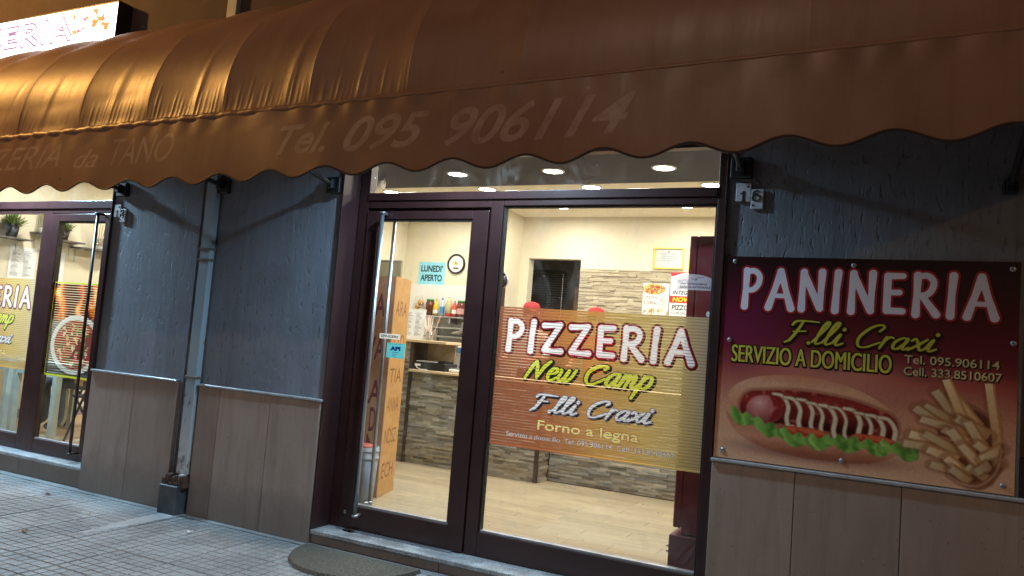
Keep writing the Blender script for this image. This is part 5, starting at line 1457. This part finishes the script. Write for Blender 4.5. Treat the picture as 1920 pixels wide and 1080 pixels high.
# red fridge
fr = thing('red_drinks_fridge', 'tall dark red drinks fridge against the right of the shop window', 'fridge', (-.84, .60, FZ))
frd = P_('dark_red_enamel', (.20, .013, .017), .45, var=.08)
obj('cabinet', MB().box(-.996, -.575, .37, .98, .40, 2.125, .006), frd, fr)
obj('plinth', MB().box(-1.056, -.575, .34, .98, FZ + .02, .395, .006), P_('dull_maroon_plinth', (.14, .012, .02), .5), fr)
obj('door', MB().box(-1.046, -.9995, .375, .97, .43, 2.125, .006), frd, fr)
obj('door_gasket', MB().box(-.9992, -.9963, .38, .96, .44, 2.11), MT['black'], fr)
obj('handle', MB().tube([(-1.07, .90, 1.0), (-1.07, .90, 1.5)], .012, 8), MT['black'], fr)
for (y_, z_) in ((.352, .33), (.352, .30)): obj('screw', MB().lathe([(.008, 0), (.006, .004), (0, .004)], (-1.06, .3395, z_), 10, 'y'), MT['steel'], fr)
obj('foot_screw', MB().lathe([(.011, 0), (.009, .005), (0, .005)], (-1.065, .3395, .20), 10, 'y'), MT['steel'], fr)
for y_ in (.4, .9):
    for x_ in (-1.04, -.62): obj('foot', MB().lathe([(.02, 0), (.02, .022)], (x_, y_, FZ), 10), MT['black'], fr)
obj('white_emblem', MB().lathe([(0, 0), (.018, .0), (.016, .003), (0, .003)], (-.915, .3698, 1.665), 10, 'y', sx=.7), MT['white'], fr)

# ================================================================== LEFT DINING ROOM
def lshelf(y0, y1, z_, label):
    t = thing('wall_shelf', label, 'shelf', (-8.68, (y0 + y1) / 2, z_), 'dining room wall shelves')
    obj('board', MB().box(-8.749, -8.56, y0, y1, z_ - .009, z_ + .009, .002), P_('dark_shelf', (.10, .085, .075), .4), t)
    for y_ in (y0 + .07, y1 - .07):
        pts = [(-8.747, y_, z_ - .17), (-8.745, y_, z_ - .05)] + [(-8.745 + .05 * (1 - math.cos(a)), y_, z_ - .05 + .03 * math.sin(a)) for a in (.5, 1.0, 1.5)] + [(-8.60, y_, z_ - .014)]
        obj('bracket', MB().tube(pts, .007, 6), MT['white'], t, smooth=True)
lshelf(.72, 1.20, 2.13, 'dark wall shelf under the fuller potted plant'); lshelf(1.26, 1.56, 2.235, 'short dark wall shelf under the glass lantern')
lshelf(1.42, 1.82, 2.19, 'dark wall shelf under the plant seen through the door'); lshelf(1.76, 2.25, 2.14, 'dark wall shelf under the vase of sticks')
leafm = [P_('leaf_green', (.07, .15, .035), .5), P_('leaf_light', (.16, .26, .07), .5), P_('leaf_yellow', (.26, .30, .10), .5)]
def plant(y_, z_, s, seed, label):
    t = thing('potted_plant', label, 'potted plant', (-8.65, y_, z_))
    obj('pot', MB().lathe([(.0, 0), (.045 * s, .001), (.06 * s, .115 * s), (.052 * s, .115 * s), (.04 * s, .02)], (-8.65, y_, z_), 16), MT['black'], t, smooth=True)
    rr = random.Random(seed)
    for q in range(3):
        m = MB()
        for k in range(70):
            a = rr.uniform(0, 6.28); el = rr.uniform(.25, 1.5); L = rr.uniform(.08, .17) * s
            b0 = Vector((-8.65 + rr.uniform(-.03, .03) * s, y_ + rr.uniform(-.03, .03) * s, z_ + .10 * s))
            d = Vector((math.cos(a) * math.cos(el), math.sin(a) * math.cos(el), math.sin(el)))
            sd = d.cross(Vector((0, 0, 1))).normalized() * .008 * s
            p1 = b0 + d * L * .6; p2 = b0 + d * L + Vector((0, 0, -.02 * s * math.cos(el)))
            v = [m.bm.verts.new(p) for p in (b0, p1 + sd, p2, p1 - sd)]
            m.bm.faces.new(v)
        f_ = obj('foliage', m, leafm[q], t); f_['kind'] = 'stuff'
plant(1.01, 2.139, 1.15, 3, 'leafy green plant in a black pot behind the left window'); plant(1.60, 2.20, 1.0, 8, 'leafy plant partly hidden by the left door stile')
t = thing('glass_lantern', 'tall glass lantern with pebbles on the short dark shelf', 'lantern', (-8.65, 1.33, 2.244))
obj('glass', MB().lathe([(.0, 0), (.045, .001), (.045, .26), (.042, .26), (.042, .005)], (-8.65, 1.33, 2.244), 6), glass('lantern_glass', (.9, .92, .9), 2.0, .05), t)
obj('filling', MB().lathe([(0, .006), (.038, .007), (.038, .05), (0, .06)], (-8.65, 1.33, 2.244), 12), P_('white_pebbles', (.7, .68, .62), .6, bump=1), t)
obj('dry_stem', MB().tube([(-8.65, 1.33, 2.29), (-8.64, 1.34, 2.38), (-8.66, 1.32, 2.50)], .012, 6), P_('dry_gold', (.5, .33, .12)), t)
t = thing('stick_vase', 'glass vase with bare dry sticks seen through the left door', 'vase', (-8.65, 2.06, 2.149))
obj('vase', MB().lathe([(0, 0), (.055, .002), (.065, .05), (.05, .12), (.055, .14), (.05, .14), (.045, .12), (.058, .05)], (-8.65, 2.06, 2.149), 16), glass('vase_glass', (.9, .92, .92), 2.0, .05), t, smooth=True)
obj('pebbles', MB().lathe([(0, .006), (.05, .008), (.055, .045), (0, .055)], (-8.65, 2.06, 2.149), 12), P_('vase_pebbles', (.7, .68, .62), .6, bump=1), t)
for k in range(7): obj('stick', MB().tube([(-8.65, 2.06 + .01 * (k - 3), 2.19), (-8.65 + .01 * k, 2.06 + .035 * (k - 3), 2.46 + .02 * (k % 3))], .005, 6), P_('dry_stick', (.40, .26, .13)), t)
for y0, w_, label in ((1.07, .30, 'white printed notice on the dining room wall, left of the mullion'), (1.40, .31, 'white printed notice on the dining room wall, seen through the door')):
    o = uvplane('wall_notice', (-8.744, y0, 1.69), (0, 1, 0), (0, 0, 1), w_, .37, print_mat('wall_notice', IMG_MENU, .6), thick=.002); tag(o, label, 'notice')
# tables
def table(x_, y_, label):
    t = thing('dining_table', label, 'table', (x_, y_, FL), 'dining tables')
    pm_ = P_('pale_green_laminate', (.52, .60, .55), .4)
    obj('table_top', MB().box(x_ - .35, x_ + .35, y_ - .35, y_ + .35, FL + .70, FL + .735, .004), pm_, t)
    for sx in (-1, 1):
        for sy in (-1, 1): obj('leg', MB().box(x_ + sx * .31 - .03, x_ + sx * .31 + .03, y_ + sy * .31 - .03, y_ + sy * .31 + .03, FL, FL + .70, .003), pm_, t)
    obj('apron', MB().box(x_ - .28, x_ + .28, y_ - .33, y_ - .31, FL + .60, FL + .699, .002), pm_, t)
table(-7.37, .97, 'pale green dining table nearer the left glass door'); table(-8.25, 1.05, 'pale green dining table at the left edge of the view')
def fold_chair(x_, y_, rz, label):
    t = thing('folding_chair', label, 'chair', (x_, y_, FL), 'folding chairs')
    for s in (-1, 1):
        obj('front_leg', MB().tube([(x_ + s * .2, y_ - .22, FL), (x_ + s * .2, y_ + .20, FL + .86)], .011, 8), MT['black'], t, smooth=True)
        obj('rear_leg', MB().tube([(x_ + s * .17, y_ + .25, FL), (x_ + s * .17, y_ - .18, FL + .45)], .011, 8), MT['black'], t, smooth=True)
    obj('seat', MB().box(x_ - .19, x_ + .19, y_ - .2, y_ + .18, FL + .43, FL + .455, .008), MT['black'], t)
    obj('backrest', MB().box(x_ - .2, x_ + .2, y_ + .155, y_ + .185, FL + .68, FL + .86, .008), MT['black'], t)
    obj('crossbar', MB().tube([(x_ - .17, y_ + .2, FL + .05), (x_ + .17, y_ + .2, FL + .05)], .009, 8), MT['black'], t)
    t.rotation_euler.z = rz
fold_chair(-6.78, .95, R(-90), 'black folding chair with crossed legs behind the left glass door'); fold_chair(-7.75, 1.62, R(10), 'black folding chair on the far side of the dining table')

# ================================================================== PEOPLE
def person(label, J, mats, standing=True):
    """J: dict joint -> position; one skinned body with clothing by region"""
    names = list(J['v'].keys()); idx = {n: i for i, n in enumerate(names)}
    me = bpy.data.meshes.new('body'); me.from_pydata([J['v'][n][0] for n in names], [(idx[a], idx[b]) for a, b in J['e']], [])
    o = bpy.data.objects.new('tmp', me); COL.objects.link(o)
    md = o.modifiers.new('s', 'SKIN'); md.use_smooth_shade = True
    for i, n in enumerate(names):
        r_ = J['v'][n][1]; sv = me.skin_vertices[0].data[i]
        sv.radius = r_ if isinstance(r_, tuple) else (r_, r_); sv.use_root = (n == 'pelvis')
    s2 = o.modifiers.new('d', 'SUBSURF'); s2.levels = 2; s2.render_levels = 2
    dg = bpy.context.evaluated_depsgraph_get(); dg.update()
    bm_ = bmesh.new(); ev = o.evaluated_get(dg); em = ev.to_mesh(); bm_.from_mesh(em); ev.to_mesh_clear()
    bpy.data.objects.remove(o)
    pos = [(Vector(J['v'][n][0]), J['v'][n][2]) for n in names]
    for f in bm_.faces:
        c = f.calc_center_median()
        f.material_index = min(pos, key=lambda p: (p[0] - c).length)[1]; f.smooth = True
    t = thing('person', label, 'person', J['base'])
    obj('body', bm_, mats, t)
    return t
def body_joints(x_, y_, z0, H, lean=.0, face=-1, seated=False):
    """facing -y; z0 floor; returns joints with (pos, radius, material 0 skin 1 shirt 2 trousers 3 shoe)"""
    k = H / 1.70; v = {}; e = []
    def A(n, p, r, m, to=None):
        v[n] = ((x_ + p[0] * k, y_ + face * p[1] * k, z0 + p[2] * k), (tuple(q * k for q in r) if isinstance(r, tuple) else r * k), m)
        if to: e.append((to, n))
    hz = .48 if seated else .93
    A('pelvis', (0, 0, hz), (.145, .11), 2); A('waist', (0, lean * .15, hz + .15), (.135, .10), 1, 'pelvis'); A('chest', (0, lean * .5, hz + .36), (.165, .115), 1, 'waist')
    A('neckb', (0, lean * .8, hz + .52), (.07, .07), 1, 'chest'); A('neck', (0, lean * .95 + .01, hz + .58), .052, 0, 'neckb')
    A('jaw', (0, lean * 1.2 + .035, hz + .645), (.062, .068), 0, 'neck'); A('head', (0, lean * 1.3 + .02, hz + .72), (.078, .092), 0, 'jaw'); A('crown', (0, lean * 1.35 + .01, hz + .775), (.062, .075), 0, 'head')
    A('nose', (0, lean * 1.25 + .115, hz + .675), .012, 0, 'jaw')
    for s, n in ((1, 'L'), (-1, 'R')):
        A('sh' + n, (s * .18, lean * .6, hz + .47), .062, 1, 'chest'); A('el' + n, (s * .25, lean * .6 + .06, hz + .22), .045, 1, 'sh' + n)
        A('wr' + n, (s * .17, lean * .6 + .30, hz + .17), .030, 0, 'el' + n); A('palm' + n, (s * .15, lean * .6 + .37, hz + .165), (.036, .018), 0, 'wr' + n)
        for q in range(4):
            a = (q - 1.5) * .02; L = (.062, .075, .07, .055)[q]
            A('f%d' % q + n, (s * .145 + a, lean * .6 + .415, hz + .16), .0095, 0, 'palm' + n); A('g%d' % q + n, (s * .14 + a * 1.1, lean * .6 + .415 + L * .7, hz + .145), .0085, 0, 'f%d' % q + n)
        A('th' + n, (s * .115, lean * .6 + .385, hz + .175), .010, 0, 'palm' + n); A('ti' + n, (s * .085, lean * .6 + .425, hz + .17), .009, 0, 'th' + n)
        if not seated:
            A('hip' + n, (s * .09, 0, hz - .08), .088, 2, 'pelvis'); A('kn' + n, (s * .10, .02, .49), .062, 2, 'hip' + n); A('an' + n, (s * .10, -.02, .10), .042, 2, 'kn' + n); A('toe' + n, (s * .11, .14, .045), (.042, .036), 3, 'an' + n)
        else:
            A('hip' + n, (s * .09, .05, hz), .085, 2, 'pelvis'); A('kn' + n, (s * .12, .44, hz + .02), .063, 2, 'hip' + n); A('an' + n, (s * .12, .40, .11), .044, 2, 'kn' + n); A('toe' + n, (s * .13, .56, .048), (.044, .038), 3, 'an' + n)
    return {'v': v, 'e': e, 'base': (x_, y_, z0)}
skin = P_('skin', (.55, .33, .23), .5, var=.05); shoe = P_('dark_shoe', (.05, .055, .05), .5); redc = P_('red_cloth', (.38, .016, .02), .8, var=.25, scale=30, bump=.5)
def cap(t, J, mat):
    c, hd = Vector(J['v']['crown'][0]), Vector(J['v']['head'][0])
    o = Vector((c.x, c.y + .005, hd.z + .035))
    cp = obj('cap', MB().lathe([(.090, -.012), (.095, .0), (.092, .034), (.074, .064), (.036, .082), (0, .086)], o, 22, sy=1.12), mat, t, smooth=True)
    obj('brim', MB().grid(lambda u, v: (o.x + (.096 - .012 * v) * math.sin((u - .5) * 2.4), o.y - (.085 + .085 * v) * math.cos((u - .5) * 2.0), o.z - .012 * v - .018 * abs(u - .5) * 2 + .004), 14, 5), mat, cp, smooth=True)
    for s in (-1, 1): obj('ear', MB().lathe([(0, -.012), (.018, -.008), (.026, 0), (.018, .008), (0, .012)], (hd.x + s * .093, hd.y + .012, hd.z - .02), 12, 'x'), skin, t, smooth=True)
    for s in (-1, 1): obj('eye', MB().lathe([(0, -.009), (.009, 0), (0, .009)], (hd.x + s * .032, hd.y - .098, hd.z - .012), 10), P_('eye', (.04, .025, .02), .2), t, smooth=True)
    obj('mouth', MB().box(hd.x - .022, hd.x + .022, hd.y - .105, hd.y - .090, hd.z - .085, hd.z - .078, .003), P_('lips', (.40, .16, .13)), t)
    obj('hair', MB().lathe([(.095, -.07), (.100, -.03), (.098, .012)], (hd.x, hd.y + .022, hd.z + .01), 20, sy=.98, cap=False), P_('dark_hair', (.02, .014, .01), .6), t, smooth=True)
J = body_joints(-3.54, 3.76, .21, 1.615, .05); p1 = person('person in red cap and white shirt behind the counter, left one', J, [skin, P_('white_shirt', (.7, .7, .68), .7), P_('dark_trousers', (.05, .05, .06), .7), shoe]); cap(p1, J, redc)
J = body_joints(-2.785, 3.78, .21, 1.590, .05); p2 = person('person in red cap and red shirt behind the counter, right one', J, [skin, redc, P_('dark_trousers_b', (.05, .05, .06), .7), shoe]); cap(p2, J, redc)
J = body_joints(-7.75, 1.52, FL, 1.70, .02, seated=True); p3 = person('person in blue jeans seated at the dining table', J, [skin, P_('dark_jumper', (.04, .045, .06), .8), P_('blue_jeans', (.07, .11, .19), .8, bump=.4), shoe])
hd = Vector(J['v']['head'][0])
obj('hair', MB().lathe([(.092, -.06), (.098, .0), (.090, .05), (.06, .085), (0, .10)], (hd.x, hd.y + .02, hd.z + .012), 20, sy=1.1), P_('brown_hair', (.05, .03, .02), .6), p3, smooth=True)
for s in (-1, 1): obj('eye', MB().lathe([(0, -.009), (.009, 0), (0, .009)], (hd.x + s * .032, hd.y - .098, hd.z - .012), 10), P_('eye_b', (.04, .025, .02), .2), p3, smooth=True)

# ---- litter on the pavement
def butt(x_, y_, a, label):
    t = thing('cigarette_end', label, 'cigarette end', (x_, y_, .004), 'litter on the pavement')
    d = Vector((math.cos(a), math.sin(a), 0))
    obj('paper', MB().tube([Vector((x_, y_, .005)), Vector((x_, y_, .005)) + d * .016], .004, 8), MT['white'], t)
    obj('filter', MB().tube([Vector((x_, y_, .005)) + d * .0162, Vector((x_, y_, .005)) + d * .030], .004, 8), P_('filter_tan', (.55, .36, .18)), t)
butt(-4.93, -.46, .6, 'cigarette end on the pavement before the left stone dado'); butt(-3.62, -.62, 2.1, 'cigarette end on the pavement left of the doormat'); butt(-6.2, -.75, 1.2, 'cigarette end on the pavement before the left glass door')
rr = random.Random(31)
for k, (x_, y_, label) in enumerate(((-4.05, -.35, 'crumpled paper scrap on the pavement near the downpipe foot'), (-5.6, -.30, 'dry brown leaf lying near the left granite sill'), (-4.75, -1.0, 'dry curled leaf lying out on the pavement tiles'))):
    m = MB().grid(lambda u, v: (x_ + (u - .5) * .045 * (1 - .6 * abs(v - .5) * 2), y_ + (v - .5) * .035 + .004 * math.sin(u * 7), .005 + .010 * abs(u - .5) + .006 * rr.random()), 5, 5)
    o = obj('paper_scrap' if k == 0 else 'dry_leaf', m, MT['white'] if k == 0 else P_('dry_leaf', (.20, .11, .05), .7), loc=(x_, y_, 0)); tag(o, label, 'paper' if k == 0 else 'leaf')
